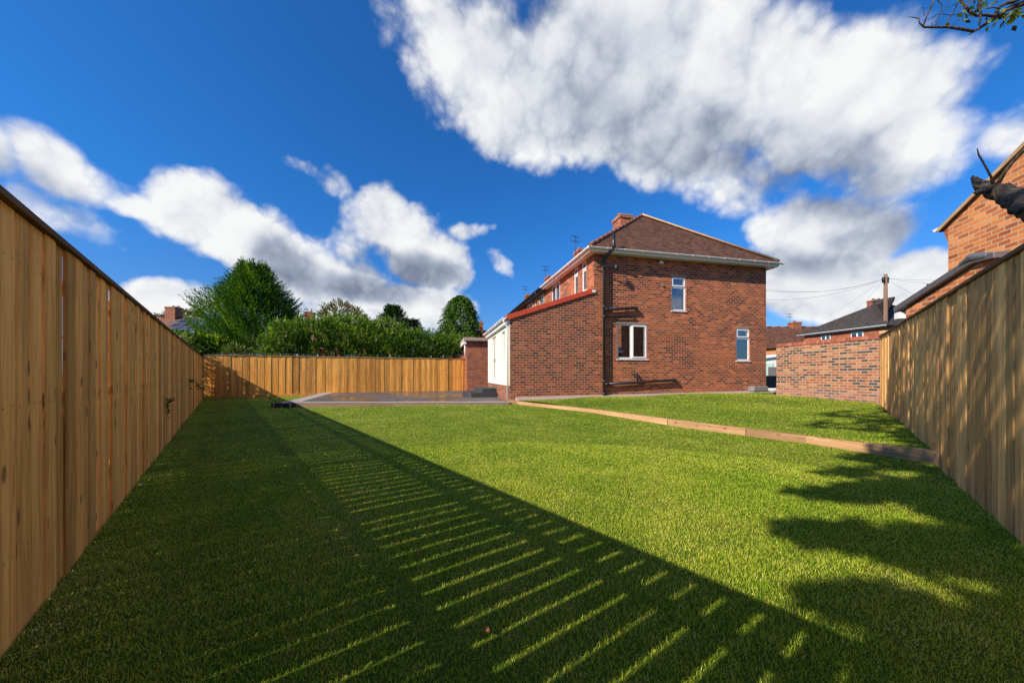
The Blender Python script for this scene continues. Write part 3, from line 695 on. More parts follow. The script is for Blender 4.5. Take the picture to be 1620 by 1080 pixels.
s = MB(HF); wall_grid(s, 0, GW, -.1, ET, [h1, h2, h3])
RWF = Frame(HA+HE*DEP, -HE, HD)            # rear wall: x runs towards the camera, y into the building
def ry(a): return DEP-a
r1, r2, r3 = (ry(1.09), ry(.67), 4.34, 5.50), (ry(1.90), ry(1.46), 4.36, 5.50), (ry(4.77), ry(3.52), 4.45, 5.50)
s.F = RWF; wall_grid(s, 0, DEP, -.1, ET, [r1, r2, r3])
s.F = HF; s.poly([(GW, 0, -.1), (GW, DEP, -.1), (GW, DEP, ET), (GW, 0, ET)]); s.poly([(0, DEP, -.1), (0, DEP, ET), (GW/2, DEP, 8.4), (GW, DEP, ET), (GW, DEP, -.1)])
s.build('wall', M['brick'], hs_)
s = MB(HF); s.box(.25, GW-.25, .12, DEP-.25, 3.12, 3.30); s.box(.22, GW-.22, 3.0, 3.1, .1, 3.1); s.box(.22, GW-.22, 3.0, 3.1, 3.32, 5.4); s.build('room_walls', M['room'], hs_)
window(hs_, HF, *h1, 'top', y=.02, lintel=True, curtain=[(3.55, 3.9)]); window(hs_, HF, *h2, 'double', y=.02, lintel=True); window(hs_, HF, *h3, 'top', y=.02, lintel=True)
for r_ in (r1, r2): window(hs_, RWF, *r_, 'top', y=.02, curtain=[(r_[0], r_[1])])
window(hs_, RWF, *r3, 'double', y=.02, curtain=[(r3[0]+.5, r3[1])])
# roof: hipped at this end, ridge running back along the terrace
OV = .30; EZ = 5.66; RZ = 8.59; AP = (GW/2, 2.9)
def roofmesh(y0, y1, hip0, hip1, F, name, m, par, x0=-OV, x1=GW+OV, ez=EZ, rz_=RZ, thick=.06):
    s = MB(F); xm = (x0+x1)/2
    ra = (xm, y0+(hip0 if hip0 else 0), rz_); rb = (xm, y1-(hip1 if hip1 else 0), rz_)
    a, b_, c, d_ = (x0, y0, ez), (x1, y0, ez), (x1, y1, ez), (x0, y1, ez)
    s.poly([a, ra, rb, d_][::-1]); s.poly([b_, c, rb, ra]); 
    s.poly([a, b_, ra]) ; s.poly([c, d_, rb])
    lo = [tuple(Vector(p)-Vector((0, 0, thick))) for p in (a, b_, c, d_)]
    s.poly(lo[::-1])
    for i in range(4): j = (i+1) % 4; s.poly([lo[i], lo[j], (a, b_, c, d_)[j], (a, b_, c, d_)[i]])
    return s.build(name, m, par), ra, rb
ro, ra, rb = roofmesh(-OV, DEP, OV+AP[1], 0, HF, 'roof', M['rooftile'], hs_)
def hiptiles(F, a, b_, n, par, m, r=.085, nm='ridge_tiles'):
    s = MB(F); a, b_ = Vector(a), Vector(b_)
    for i in range(n):
        p = a.lerp(b_, i/n); q = a.lerp(b_, (i+.97)/n); s.tube([p, q], [r, r*.9], 8)
    return s.build(nm, m, par)
hiptiles(HF, (-OV, -OV, EZ+.01), ra, 14, ro, M['ridge']); hiptiles(HF, (GW+OV, -OV, EZ+.01), ra, 14, ro, M['ridge']); hiptiles(HF, ra, rb, 8, ro, M['ridge'])
s = MB(HF); s.tube([(GW+OV-.10, -OV-.02, EZ+.05), (ra[0]-.06, ra[1]-.14, ra[2]-.02)], .05, 6, jit=.35); s.build('hip_mortar', M['ridge_pale'], ro)
# soffit + fascia + gutters
s = MB(HF)
s.box(-OV+.02, GW+OV-.02, -OV+.02, -.003, EZ-.165, EZ-.145); s.box(-OV+.02, -.003, -.003, DEP, EZ-.165, EZ-.145); s.box(GW+.003, GW+OV-.02, -.003, DEP, EZ-.165, EZ-.145); s.build('soffit', M['soffit'], ro)
s = MB(HF); s.box(-OV, GW+OV, -OV-.0, -OV+.018, EZ-.19, EZ-.062); s.box(-OV, -OV+.018, -OV+.02, DEP, EZ-.19, EZ-.062); s.box(GW+OV-.018, GW+OV, -OV+.02, DEP, EZ-.19, EZ-.062); s.build('fascia', M['upvc'], ro)
def gutter(F, a, b_, par, m, out, nb, r=.06, nm='gutter'):
    """half-round gutter between a and b with joint brackets; out = outward direction in frame coords"""
    a, b_, out = Vector(a), Vector(b_), Vector(out); s = MB(F); n = 8
    def ring(p, rr): return [p+out*(rr*math.cos(math.pi*k/n))+Vector((0, 0, -rr*math.sin(math.pi*k/n))) for k in range(n+1)]
    def half(p, q, rr):
        A_, B_ = ring(p, rr), ring(q, rr); A2, B2 = ring(p, rr-.006), ring(q, rr-.006)
        for k in range(n): s.poly([A_[k], B_[k], B_[k+1], A_[k+1]], sm=True); s.poly([A2[k+1], B2[k+1], B2[k], A2[k]], sm=True)
        for k in (0, n): s.poly([A_[k], A2[k], B2[k], B_[k]])
        s.poly(A_); s.poly(B_[::-1])
    half(a, b_, r); d_ = (b_-a).normalized()
    for i in range(nb+1):
        p = a.lerp(b_, i/nb) if nb else a; half(p-d_*.03, p+d_*.03, r+.009)
    return s.build(nm, m, par)
gz = EZ-.06
gutter(HF, (-OV-.08, -OV-.065, gz), (GW+OV+.10, -OV-.065, gz), ro, M['upvc'], (0, -1, 0), 12)
gutter(HF, (-OV-.065, -OV-.05, gz), (-OV-.065, DEP, gz), ro, M['upvc'], (-1, 0, 0), 6)
# chimney
def chimney(F, x0, x1, y0, y1, z0, z1, par, pots=2, m=None, aerial=False):
    s = MB(F); s.box(x0, x1, y0, y1, z0, z1-.18); s.box(x0-.04, x1+.04, y0-.04, y1+.04, z1-.18, z1-.05); co_ = s.build('chimney', m or M['brick_red'], par)
    s = MB(F); s.box(x0-.02, x1+.02, y0-.02, y1+.02, z1-.05, z1); s.build('flaunching', M['concrete'], co_)
    for i in range(pots):
        cx = x0+(x1-x0)*(i+.5)/pots; cy = (y0+y1)/2
        s = MB(F); s.tube([(cx, cy, z1), (cx, cy, z1+.13), (cx, cy, z1+.13), (cx, cy, z1+.17)], [.12, .10, .13, .12], 12); s.build('chimney_pot', M['pot'], co_)
    if aerial:
        s = MB(F); cx, cy = x0-.06, (y0+y1)/2; s.tube([(cx, cy, z1-.6), (cx, cy, z1+.95)], .018, 6)
        for k, zz in enumerate((.9, .6)):
            s.tube([(cx-.32, cy-.1, z1+zz), (cx+.32, cy+.1, z1+zz)], .014, 5)
            for j in range(5):
                xx = cx-.3+.15*j; s.tube([(xx, cy-.22, z1+zz), (xx, cy+.22, z1+zz)], .009, 4)
        s.build('aerial', M['iron'], co_)
    return co_
chimney(HF, 3.50, 4.18, 4.2, 5.0, 7.9, 9.24, ro, 2, M['brick'])
# soil stack and pipes
s = MB(HF); s.tube([(.34, -.11, .30), (.34, -.11, 5.20), (.36, -.14, 5.30), (.53, -.40, 5.58), (.55, -.43, 5.68), (.55, -.43, 6.12)], .056, 12)
for z in (5.22, 3.55, 3.2, .85, .4, 5.66): s.tube([(.34 if z < 5.5 else .55, -.11 if z < 5.5 else -.43, z-.05), (.34 if z < 5.5 else .55, -.11 if z < 5.5 else -.43, z+.05)], .068, 12)
sp = s.build('soil_pipe', M['black'], hs_)
for a, b_, r_ in (((.34, -.11, 3.46), (1.62, -.11, 3.56), .055), ((.34, -.09, 3.23), (1.50, -.09, 3.27), .028), ((.34, -.11, .74), (3.28, -.11, .88), .055)):
    s = MB(HF); q = Vector(b_); s.tube([a, b_, q+Vector((.05, .03, .0)), q+Vector((.06, .13, 0))], r_, 10); s.tube([q+Vector((-.06, 0, 0)), q+Vector((.03, .01, 0))], r_*1.25, 10); s.tube([Vector(a)+Vector((.05, 0, .003)), Vector(a)+Vector((.17, 0, .01))], r_*1.25, 10)
    s.build('waste_pipe', M['black'], hs_)
s = MB(HF); s.tube([(1.69, -.11, .8), (1.69, -.11, 1.05), (1.64, -.06, 1.16), (1.64, .03, 1.2)], .035, 8); s.tube([(1.69, -.11, .78), (1.69, -.11, .86)], .06, 8); s.build('waste_pipe', M['black'], hs_)
s = MB(HF); s.tube([(1.5, .02, 1.17), (1.5, -.08, 1.17), (1.42, -.09, 1.16)], .012, 6); s.tube([(1.5, -.06, 1.17), (1.5, -.06, 1.23)], .012, 6); s.build('outside_tap', M['iron'], hs_)
s = MB(HF); s.tube([(-.02, -.06, 5.02), (.1, -.10, 5.0), (.34, -.24, 4.98), (.72, -.30, 4.95)], .022, 6); s.tube([(.72, -.30, 4.86), (.72, -.30, 5.04)], .07, 8); s.build('wall_bracket', M['iron'], hs_)
s = MB(HF); s.tube([(2.71, .0, 5.34), (2.71, -.08, 5.36)], .05, 10); s.tube([(2.71, -.06, 5.39), (2.73, -.15, 5.30)], .04, 10); s.build('wall_lamp', M['upvc'], hs_)
s = MB(HF); s.tube([(2.82, .0, 4.51), (2.82, -.05, 4.5)], .05, 10); s.build('overflow_vent', M['concrete'], hs_)
# extension
EL = 4.95; EX = -3.134; EZL, EZH = 3.0, 4.07
s = MB(HF); s.poly([(EX, 0, -.1), (-.001, 0, -.1), (-.001, 0, EZH), (EX, 0, EZL)]); s.poly([(EX, 0, -.1), (EX, 0, EZL), (EX, .1, EZL), (EX, .1, -.1)][::-1])
s.build('extension_wall', M['brick_ext'], hs_)
s = MB(HF); s.poly([(EX, EL, -.1), (EX, EL, EZL), (0, EL, EZH), (0, EL, -.1)]); s.build('extension_end_wall', M['brick_ext'], hs_)
s = MB(HF); s.box(EX-.012, EX+.2, .001, EL-.001, -.1, .70); s.build('plinth', M['brick_ext'], hs_)
EWF = Frame(HF((EX, EL, 0)), -HE, HD)
hd_, hw_ = (EL-3.80, EL-2.66, .70, 2.73), (EL-1.36, EL-.77, 1.66, 2.70)
s = MB(EWF); wall_grid(s, 0, EL-.012, .702, 2.98, [(hd_[0], hd_[1], .702, 2.73), hw_], y=-.03, reveal=.12); s.poly([(EL-.012, -.03, .702), (EL-.012, .02, .702), (EL-.012, .02, 2.98), (EL-.012, -.03, 2.98)]); s.build('rendered_wall', M['render'], hs_)
s = MB(HF); s.box(EX+.25, -.2, .25, EL-.2, .5, .6); s.build('extension_floor', M['room'], hs_)
window(hs_, EWF, *hw_, 'single', y=.02)
dr = MB(EWF); x0, x1, z0, z1 = hd_; z0 += .004; xm = (x0+x1)/2
for (a, b_, c, d_) in ((x0, x1, z0, z0+.06), (x0, x1, z1-.06, z1), (x0, x0+.06, z0+.06, z1-.06), (x1-.06, x1, z0+.06, z1-.06), (xm-.06, xm+.06, z0+.06, z1-.06), (x0+.06, xm-.06, z0+.06, z0+.22), (xm+.06, x1-.06, z0+.06, z0+.22)): dr.box(a, b_, .03, .09, c, d_)
do = dr.build('patio_door', M['upvc'], hs_)
for (a, b_) in ((x0+.06, xm-.06), (xm+.06, x1-.06)): p = MB(EWF); p.box(a, b_, .05, .056, z0+.22, z1-.06); p.build('pane', M['glass'], do)
p = MB(EWF); p.tube([(xm+.06, -.02, 1.7), (xm+.06, .03, 1.7)], .012, 6); p.box(xm+.05, xm+.07, -.03, -.015, 1.62, 1.78); p.build('handle', M['iron'], do)
# lean-to roof, red verge, gutter
s = MB(HF); zr = lambda x: EZL+.05+(EZH-EZL)*(x-EX)/(-EX)
s.hexa([(EX-.16, .03, zr(EX-.16)), (-.003, .03, zr(0)), (-.003, EL+.05, zr(0)), (EX-.16, EL+.05, zr(EX-.16)), (EX-.16, .03, zr(EX-.16)+.08), (-.003, .03, zr(0)+.08), (-.003, EL+.05, zr(0)+.08), (EX-.16, EL+.05, zr(EX-.16)+.08)])
er = s.build('extension_roof', M['roofred'], hs_)
s = MB(HF); n = 11
for i in range(n):
    a = EX-.14+(-EX+.10)*i/n; b_ = EX-.14+(-EX+.10)*(i+1)/n-.008; u = .012*(1)
    s.hexa([(a, -.05, zr(a)-.05), (b_, -.05, zr(b_)-.05-u), (b_, .16, zr(b_)-.05-u), (a, .16, zr(a)-.05), (a, -.05, zr(a)+.135-u), (b_, -.05, zr(b_)+.125), (b_, .16, zr(b_)+.125), (a, .16, zr(a)+.135-u)])
s.build('verge_tiles', M['verge'], er, bevel=.008)
s = MB(HF); s.box(-.10, .03, -.056, -.003, EZH+.0, EZH+.09); s.build('verge_cap', M['upvc'], er)
s = MB(HF); s.box(EX-.15, EX-.034, .0, EL, 2.86, 3.0); s.build('fascia', M['upvc'], er)
gutter(HF, (EX-.21, -.06, 3.04), (EX-.21, EL, 3.04), er, M['upvc'], (-1, 0, 0), 3, r=.06)
s = MB(HF); s.tube([(EX-.21, .02, 3.0), (EX-.21, .03, 2.93), (EX-.07, .10, 2.75), (EX-.07, .10, .24)], .034, 10); s.build('downpipe', M['upvc'], hs_)

# ------------------------------------------------------------------ neighbouring terrace houses along the street
def terr(y0, y1, label, end=False):
    o = HF((0, y0, 0)); t = thing('terraced_house', o, label, 'house', 'terraced houses behind the corner house')
    s = MB(HF); s.F = Frame(HA+HE*y1, -HE, HD); L = y1-y0
    hh = [(L-1.5, L-.6, 4.45, 5.45), (L-4.2, L-2.9, 4.45, 5.45), (L-2.35, L-1.9, 4.6, 5.45)]; wall_grid(s, 0, L-.002, -.1, ET, hh); F2 = s.F
    s.F = HF; s.poly([(GW, y0, -.1), (GW, y1, -.1), (GW, y1, ET), (GW, y0, ET)]); s.poly([(0, y1, -.1), (0, y1, ET), (GW, y1, ET), (GW, y1, -.1)]); s.build('wall', M['brick'], t)
    for k, h in enumerate(hh): window(t, F2, *h, ('double', 'double', 'single')[k], y=.02, curtain=[(h[0], h[1])])
    r_, a, b_ = roofmesh(y0+.003, y1, 0, (3.2 if end else 0), HF, 'roof', M['rooftile'], t)
    hiptiles(HF, a, b_, 8, r_, M['ridge'])
    s = MB(HF); s.box(-OV, -OV+.018, y0+.01, y1, EZ-.19, EZ-.062); s.box(-OV+.02, -.003, y0+.01, y1, EZ-.165, EZ-.145); s.build('fascia', M['iron'], r_)
    gutter(HF, (-OV-.065, y0+.01, gz), (-OV-.065, y1, gz), r_, M['black'], (-1, 0, 0), 5, r=.06)
    ch = chimney(HF, GW/2-.4, GW/2+.4, (y0+y1)/2+.7, (y0+y1)/2+1.5, 7.9, 9.3, r_, 2, M['brick_red'], aerial=True)
    s = MB(HF); s.tube([(-OV-.065, y0+.9, gz-.05), (-OV-.065, y0+.9, gz-.2), (-.07, y0+.9, gz-.45), (-.07, y0+.9, 1.0)], .04, 8); s.build('downpipe', M['black'], t)
    return t
terr(DEP, DEP+6.4, 'brick terraced house with black gutter joined to the corner house')
terr(DEP+6.4, DEP+12.8, 'brick terraced house in the middle of the row farther back, chimney with aerial')
terr(DEP+12.8, DEP+20, 'farthest brick terraced house at the end of the row', True)

# ------------------------------------------------------------------ outbuilding behind the extension
OF = Frame((-2.52, 19.0, 0), HD, HE)
t = thing('brick_outbuilding', (-2.52, 19.0, 0), 'small flat-roofed red brick outbuilding with concrete slab roof at the end of the patio fence', 'outbuilding')
s = MB(OF); s.box(0, 2.4, 0, 3, -.1, 2.95); s.build('wall', M['brick_red'], t)
s = MB(OF); s.box(-.18, 2.55, -.2, 3.2, 2.95, 3.14); s.build('roof_slab', M['concrete'], t, bevel=.02)
s = MB(OF); s.box(-.19, -.03, -.12, 3.1, 2.78, 2.945); s.tube([(-.09, .1, 2.9), (-.09, .1, 2.1)], .04, 8); s.build('fascia', M['upvc'], t)
t = thing('low_brick_wall', (-3.6, 21, 0), 'short dark-topped brick wall just beyond the right end of the back fence', 'wall')
s = MB(); s.box(-4.1, -2.62, 21, 21.22, -.1, 2.27); s.build('brickwork', M['brick_red'], t)
s = MB(); s.box(-4.15, -2.6, 20.97, 21.25, 2.27, 2.36); s.tube([(-3.0, 20.9, 2.42), (-3.0, 20.9, 2.5)], .09, 10); s.build('coping', M['iron'], t)

# ------------------------------------------------------------------ brick garden wall on the right
W1 = Vector((9.95, 12.85, 0)); W2 = Vector((10.50, 9.75, 0)); wu = (W2-W1).normalized(); wn_ = Vector((-wu.y, wu.x, 0)); WL = (W2-W1).length
t = thing('brick_garden_wall', W1, 'weathered multi-coloured brick garden wall with red brick-on-edge coping at the right end of the raised lawn', 'wall')
WF = Frame(W1, wu, wn_)
s = MB(WF); s.box(0, WL-.001, 0, .22, -.1, 2.12); s.build('brickwork', M['brick_wall'], t)
s = MB(WF); n = int(WL/.3)
for i in range(n): s.box(i*WL/n+.004, (i+1)*WL/n-.004, -.02, .24, 2.122, 2.235)
s.build('coping', M['brick_coping'], t, bevel=.006)
s = MB(WF); s.box(WL-.30, WL+.05, -.07, .26, -.1, 2.12); s.build('pier', M['brick_wall'], t)
s = MB(WF); s.box(WL+.06, WL+.18, -.02, .20, 0, 2.26, .9); s.box(WL+.03, WL+.32, -.06, .24, 2.26, 2.33, .9); tag(s.build('gate_post', M['cap_back']), 'pale capped timber post standing where the right fence meets the brick wall', 'post')
# small things at the house's right corner
s = MB(HF); s.box(6.75, 7.45, -.30, -.012, .425, .62); tag(s.build('stone_block', M['stone'], bevel=.02), 'grey stone block lying against the foot of the house near its right corner', 'block')
t = thing('rubble_pile', HF((7.9, -.3, .38)), 'low pile of pale broken stones between the house corner and the garden wall', 'rubble')
for i in range(16):
    x = random.uniform(7.5, 8.25); y = random.uniform(-.75, -.2); r_ = random.uniform(.03, .085); s = MB(HF)
    a = [random.uniform(.7, 1.2) for _ in range(8)]
    P = [(-r_*a[0], -r_*a[1], 0), (r_*a[2], -r_*a[1], 0), (r_*a[2], r_*a[3], 0), (-r_*a[0], r_*a[3], 0), (-r_*a[4]*.7, -r_*a[5]*.7, r_*1.3), (r_*a[6]*.7, -r_*a[5]*.6, r_*1.2), (r_*a[6]*.6, r_*a[7]*.7, r_*1.4), (-r_*a[4]*.6, r_*a[7]*.6, r_*1.1)]
    s.hexa([(x+p[0], y+p[1], .385+p[2]) for p in P]); s.build('stone', M['concrete'] if i % 3 else M['stone'], t)
s = MB(HF); s.box(7.70, 8.9, 1.2, 1.5, .2, .66, .2); tag(s.build('path_step', M['sleeper'], bevel=.01), 'brown timber step in the passage beside the house', 'step')
t = thing('black_gate', (15.2, 20, .3), 'black boarded gate across the passage between house and garden wall', 'gate')
s = MB(Frame((14.6, 20, 0)));
for i in range(9): s.box(i*.16, i*.16+.15, 0, .03, .3, 1.02)
s.build('boards', M['black'], t); s = MB(Frame((14.6, 20, 0))); s.box(0, 1.44, .032, .07, .45, .53); s.box(0, 1.44, .032, .07, .85, .93); s.build('rail', M['black'], t)
t = thing('white_shed', (17, 23.5, 0), 'white and mint panelled shed seen in the gap right of the house', 'shed')
s = MB(Frame((16.2, 23, 0))); s.prism([(0, 0), (0, 2.05), (3, 2.45), (3, 0)], 0, 2.5); s.build('wall', M['white'], t)
s = MB(Frame((16.2, 23, 0))); s.prism([(-.1, 2.06), (-.1, 2.14), (3.1, 2.56), (3.1, 2.48)], -.15, 2.6); s.build('roof', M['white'], t)
s = MB(Frame((16.2, 22.97, 0))); s.box(.5, 1.35, -.02, .027, .3, 1.86); s.build('door', M['mint'], t)
s = MB(Frame((16.2, 22.97, 0)));
for i in range(8): s.box(1.0+i*.1, 1.07+i*.1, -.07, -.03, .9, 1.6)
s.build('slatted_panel', M['stone'], t)

# ------------------------------------------------------------------ neighbour's orange brick house on the right
GU = Vector((-.33, -.944, 0)).normalized(); GN = Vector((.944, -.33, 0)).normalized()   # along the wall towards the camera; into the building
t = thing('neighbour_house', (9.2, 7.2, 0), 'orange brick gable-ended neighbour house with lead-capped lean-to beyond the right fence', 'house')
GF = Frame((9.2, 7.2, 0), GU, GN); zc = 4.30; sl = .43
s = MB(GF); hwd = 3.6
poly = [(0, -.1), (2*hwd, -.1), (2*hwd, zc), (hwd, zc+hwd*sl), (0, zc)]
s.poly([(p[0], 0, p[1]) for p in poly]); s.poly([(p[0], 8, p[1]) for p in poly][::-1])
s.poly([(0, 0, -.1), (0, 0, zc), (0, 8, zc), (0, 8, -.1)]); s.poly([(2*hwd, 0, -.1), (2*hwd, 8, -.1), (2*hwd, 8, zc), (2*hwd, 0, zc)]); s.build('wall', M['brick_orange'], t)
s = MB(GF); s.prism([(-.13, zc-.12), (-.004, zc-.42), (-.004, zc-.02), (-.13, zc-.07)], 0.0, .22); s.build('corbel', M['brick_red'], t)
s = MB(GF)
for sg in (0, 1):
    X_ = (lambda q: q) if sg == 0 else (lambda q: 2*hwd-q)
    s.hexa([(X_(-.16), -.05, zc-.16+.02), (X_(hwd), -.05, zc+hwd*sl+.0), (X_(hwd), 8.1, zc+hwd*sl), (X_(-.16), 8.1, zc-.14), (X_(-.16), -.05, zc-.04), (X_(hwd), -.05, zc+hwd*sl+.12), (X_(hwd), 8.1, zc+hwd*sl+.12), (X_(-.16), 8.1, zc-.04)])
r_ = s.build('roof', M['rooftile'], t)
s = MB(GF); s.hexa([(-.16, -.075, zc-.14), (hwd, -.075, zc+hwd*sl+.02), (hwd, -.053, zc+hwd*sl+.02), (-.16, -.053, zc-.14), (-.16, -.075, zc-.065), (hwd, -.075, zc+hwd*sl+.095), (hwd, -.053, zc+hwd*sl+.095), (-.16, -.053, zc-.065)]); s.build('verge', M['ridge_pale'], r_)
gutter(GF, (-.22, -.04, zc-.04), (-.22, 7, zc-.04), r_, M['upvc'], (-1, 0, 0), 4, r=.055)
QF = Frame((8.54, 7.4, 0), GU, GN)
zt0, zt1, qx = 2.50, 3.0, 1.62
s = MB(QF); s.prism([(0, -.1), (3.2, -.1), (3.2, 2.3), (qx+.35, zt1-.02), (qx, zt1), (0, zt0)], 0, .5); s.build('lean_to_wall', M['brick_orange'], t)
s = MB(QF); s.hexa([(-.22, -.09, zt0-.02), (qx, -.09, zt1+.01), (qx, .6, zt1+.01), (-.22, .6, zt0-.02), (-.22, -.09, zt0+.10), (qx, -.09, zt1+.13), (qx, .6, zt1+.13), (-.22, .6, zt0+.10)], .5)
s.hexa([(qx+.002, -.09, zt1+.01), (qx+.40, -.09, zt1-.02), (qx+.40, .6, zt1-.02), (qx+.002, .6, zt1+.01), (qx+.002, -.09, zt1+.14), (qx+.40, -.09, zt1+.08), (qx+.40, .6, zt1+.08), (qx+.002, .6, zt1+.14)], .5)
s.tube([(qx-.22, -.05, zt1+.05), (qx+.0, -.06, zt1+.12), (qx+.28, -.05, zt1+.06)], [.05, .075, .055], 8, jit=.2); s.build('lead_capping', M['lead'], t, bevel=.012)
s = MB(QF); s.box(-.24, -.10, -.06, .5, zt0-.17, zt0-.03); s.build('fascia', M['upvc'], t)
s = MB(QF); s.tube([(.13, .3, zt0+.1), (.13, .3, zt0+.42)], .03, 8); s.tube([(.04, .3, zt0+.43), (.22, .3, zt0+.43)], .03, 8); s.tube([(.13, .3, zt0+.36), (.13, .3, zt0+.5)], .045, 8); s.build('flue', M['black'], t)

# ------------------------------------------------------------------ background houses
def bghouse(name, F, L, D, ez, rz_, roofm, wallm, label, hip=(0, 0), wins=(), chim=None, aerial=False, gut=None, pots=2, group=None):
    """F: x along the ridge, y away from the viewer"""
    t = thing(name, F.o, label, 'house', group)
    s = MB(F); fh = [h for h in wins]; wall_grid(s, 0, L, -.1, ez, fh)
    s.poly([(L, 0, -.1), (L, D, -.1), (L, D, ez)]+([] if hip[1] else [(L, D/2, rz_-.06)])+[(L, 0, ez)]); s.poly([(0, 0, -.1), (0, 0, ez)]+([] if hip[0] else [(0, D/2, rz_-.06)])+[(0, D, ez), (0, D, -.1)]); s.poly([(0, D, -.1), (0, D, ez), (L, D, ez), (L, D, -.1)])
    s.build('wall', wallm, t)
    for h in fh: window(t, F, *h, 'double', y=.02, curtain=[(h[0], h[1])])
    o = .3; s = MB(F); a, b_, c, d_ = (-o, -o, ez), (L+o, -o, ez), (L+o, D+o, ez), (-o, D+o, ez); p, q = (-o+hip[0], D/2, rz_), (L+o-hip[1], D/2, rz_)
    s.poly([a, b_, q, p]); s.poly([c, d_, p, q]); s.poly([b_, c, q]); s.poly([d_, a, p])
    lo = [(x, y, z-.08) for x, y, z in (a, b_, c, d_)]; s.poly(lo[::-1])
    for i in range(4): j = (i+1) % 4; s.poly([lo[i], lo[j], (a, b_, c, d_)[j], (a, b_, c, d_)[i]])
    r_ = s.build('roof', roofm, t); rt = s
    rgm = M['roofdark'] if roofm == M['roofdark'] else M['ridge']; hiptiles(F, p, q, 12, r_, rgm, .11)
    for k, (e1, e2) in enumerate(((a, p), (d_, p), (b_, q), (c, q))):
        if hip[k//2]: hiptiles(F, e1, e2, 10, r_, rgm, .10)
    s = MB(F); s.box(-o, L+o, -o-.02, -o-.003, ez-.16, ez-.01); s.build('fascia', gut or M['upvc'], r_); gutter(F, (-o, -o-.09, ez-.03), (L+o, -o-.09, ez-.03), r_, gut or M['upvc'], (0, -1, 0), 6, r=.06)
    if chim:
        for (cx, cy, w_, d__, zt) in chim: chimney(F, cx, cx+w_, cy, cy+d__, rz_-1.5, zt, r_, pots, M['brick_red'], aerial)
    return t, r_
GB = 'houses in the streets around the garden'
# right side: brown roofed house, then dark hipped house
def ang(deg): a = R(deg); return (math.cos(a), math.sin(a), 0), (-math.sin(a), math.cos(a), 0)
ex, ey = ang(0)
bghouse('distant_house', Frame((27.2, 34, 0), ex, ey), 11, 8, 3.9, 6.35, M['roofbrown'], M['brick_orange'], 'orange brick house with brown tiled roof just right of the corner house', chim=[(3.8, 3.6, .9, .8, 6.9)], aerial=True, gut=M['iron'], pots=1, group=GB)
s = 0
e1, e2 = Vector(px(1272, 528, 33.5)), Vector(px(1410, 513.5, 26.5)); dv = (e2-e1); dv.z = 0; L = dv.length; dv.normalize(); F = Frame((e1.x, e1.y, 0), dv, (-dv.y, dv.x, 0))
bghouse('distant_house', F, L-.4, 8.2, 5.0, 7.75, M['roofdark'], M['brick_red'], 'red brick house with dark grey hipped roof behind the brick garden wall', hip=(4.6, 4.2), wins=((1.6, 2.5, 3.6, 4.70), (L-2.9, L-1.9, 3.6, 4.72)), group=GB)
ex, ey = ang(-8)
bghouse('distant_house', Frame((34.5, 33, 0), ex, ey), 12, 8, 5.0, 7.0, M['roofbrown'], M['brick_red'], 'brick house with tall multi-pot chimney peeping over the dark hipped roof', hip=(3, 3), chim=[(3.2, 3.4, 1.5, .9, 9.0)], pots=3, group=GB)
# left side
ex, ey = ang(2)
t1, r1_ = bghouse('distant_house', Frame((-47, 36, 0), ex, ey), 16, 8, 5.0, 7.75, M['roofpan'], M['brick_red'], 'house with brown pantiled roof and solar panels beyond the left fence', chim=[(6.7, 3.5, 1.15, .9, 9.0)], pots=1, gut=M['iron'], group=GB)
F = Frame((-47, 36, 0), ex, ey); sl_ = (7.75-5.0)/4.3
for (a, b_, y0, y1) in ((8.6, 14.5, 2.0, 3.6), (9.5, 14.5, .2, 1.7)):
    s = MB(F); zf = lambda y: 5.0+(y+.3)*sl_
    s.hexa([(a, y0, zf(y0)+.05), (b_, y0, zf(y0)+.05), (b_, y1, zf(y1)+.05), (a, y1, zf(y1)+.05), (a, y0, zf(y0)+.11), (b_, y0, zf(y0)+.11), (b_, y1, zf(y1)+.11), (a, y1, zf(y1)+.11)]); s.build('solar_panel', M['solar'], r1_)
ex, ey = ang(4)
bghouse('distant_house', Frame((-29.5, 41, 0), ex, ey), 14, 8, 5.0, 7.75, M['roofpan'], M['brick_red'], 'brick house mostly hidden by the hedge, orange chimney right of the big conifer', chim=[(2.6, 3.5, .95, .9, 9.3)], pots=1, gut=M['iron'], group=GB)
bghouse('distant_house', Frame((-10.6, 38, 0), ex, ey), 8, 7, 4.2, 6.95, M['roofdark'], M['brick_red'], 'house with dark slate hipped roof peeping out left of the tall dense conifer', hip=(3.6, 2.5), group=GB)
bghouse('distant_house', Frame((-4.2, 42, 0), ex, ey), 9, 7, 4.4, 6.85, M['roofred'], M['brick_red'], 'house with bright red tiled roof above the flat-roofed outbuilding', chim=[(.05, 3.0, .55, .6, 8.05)], pots=1, group=GB)

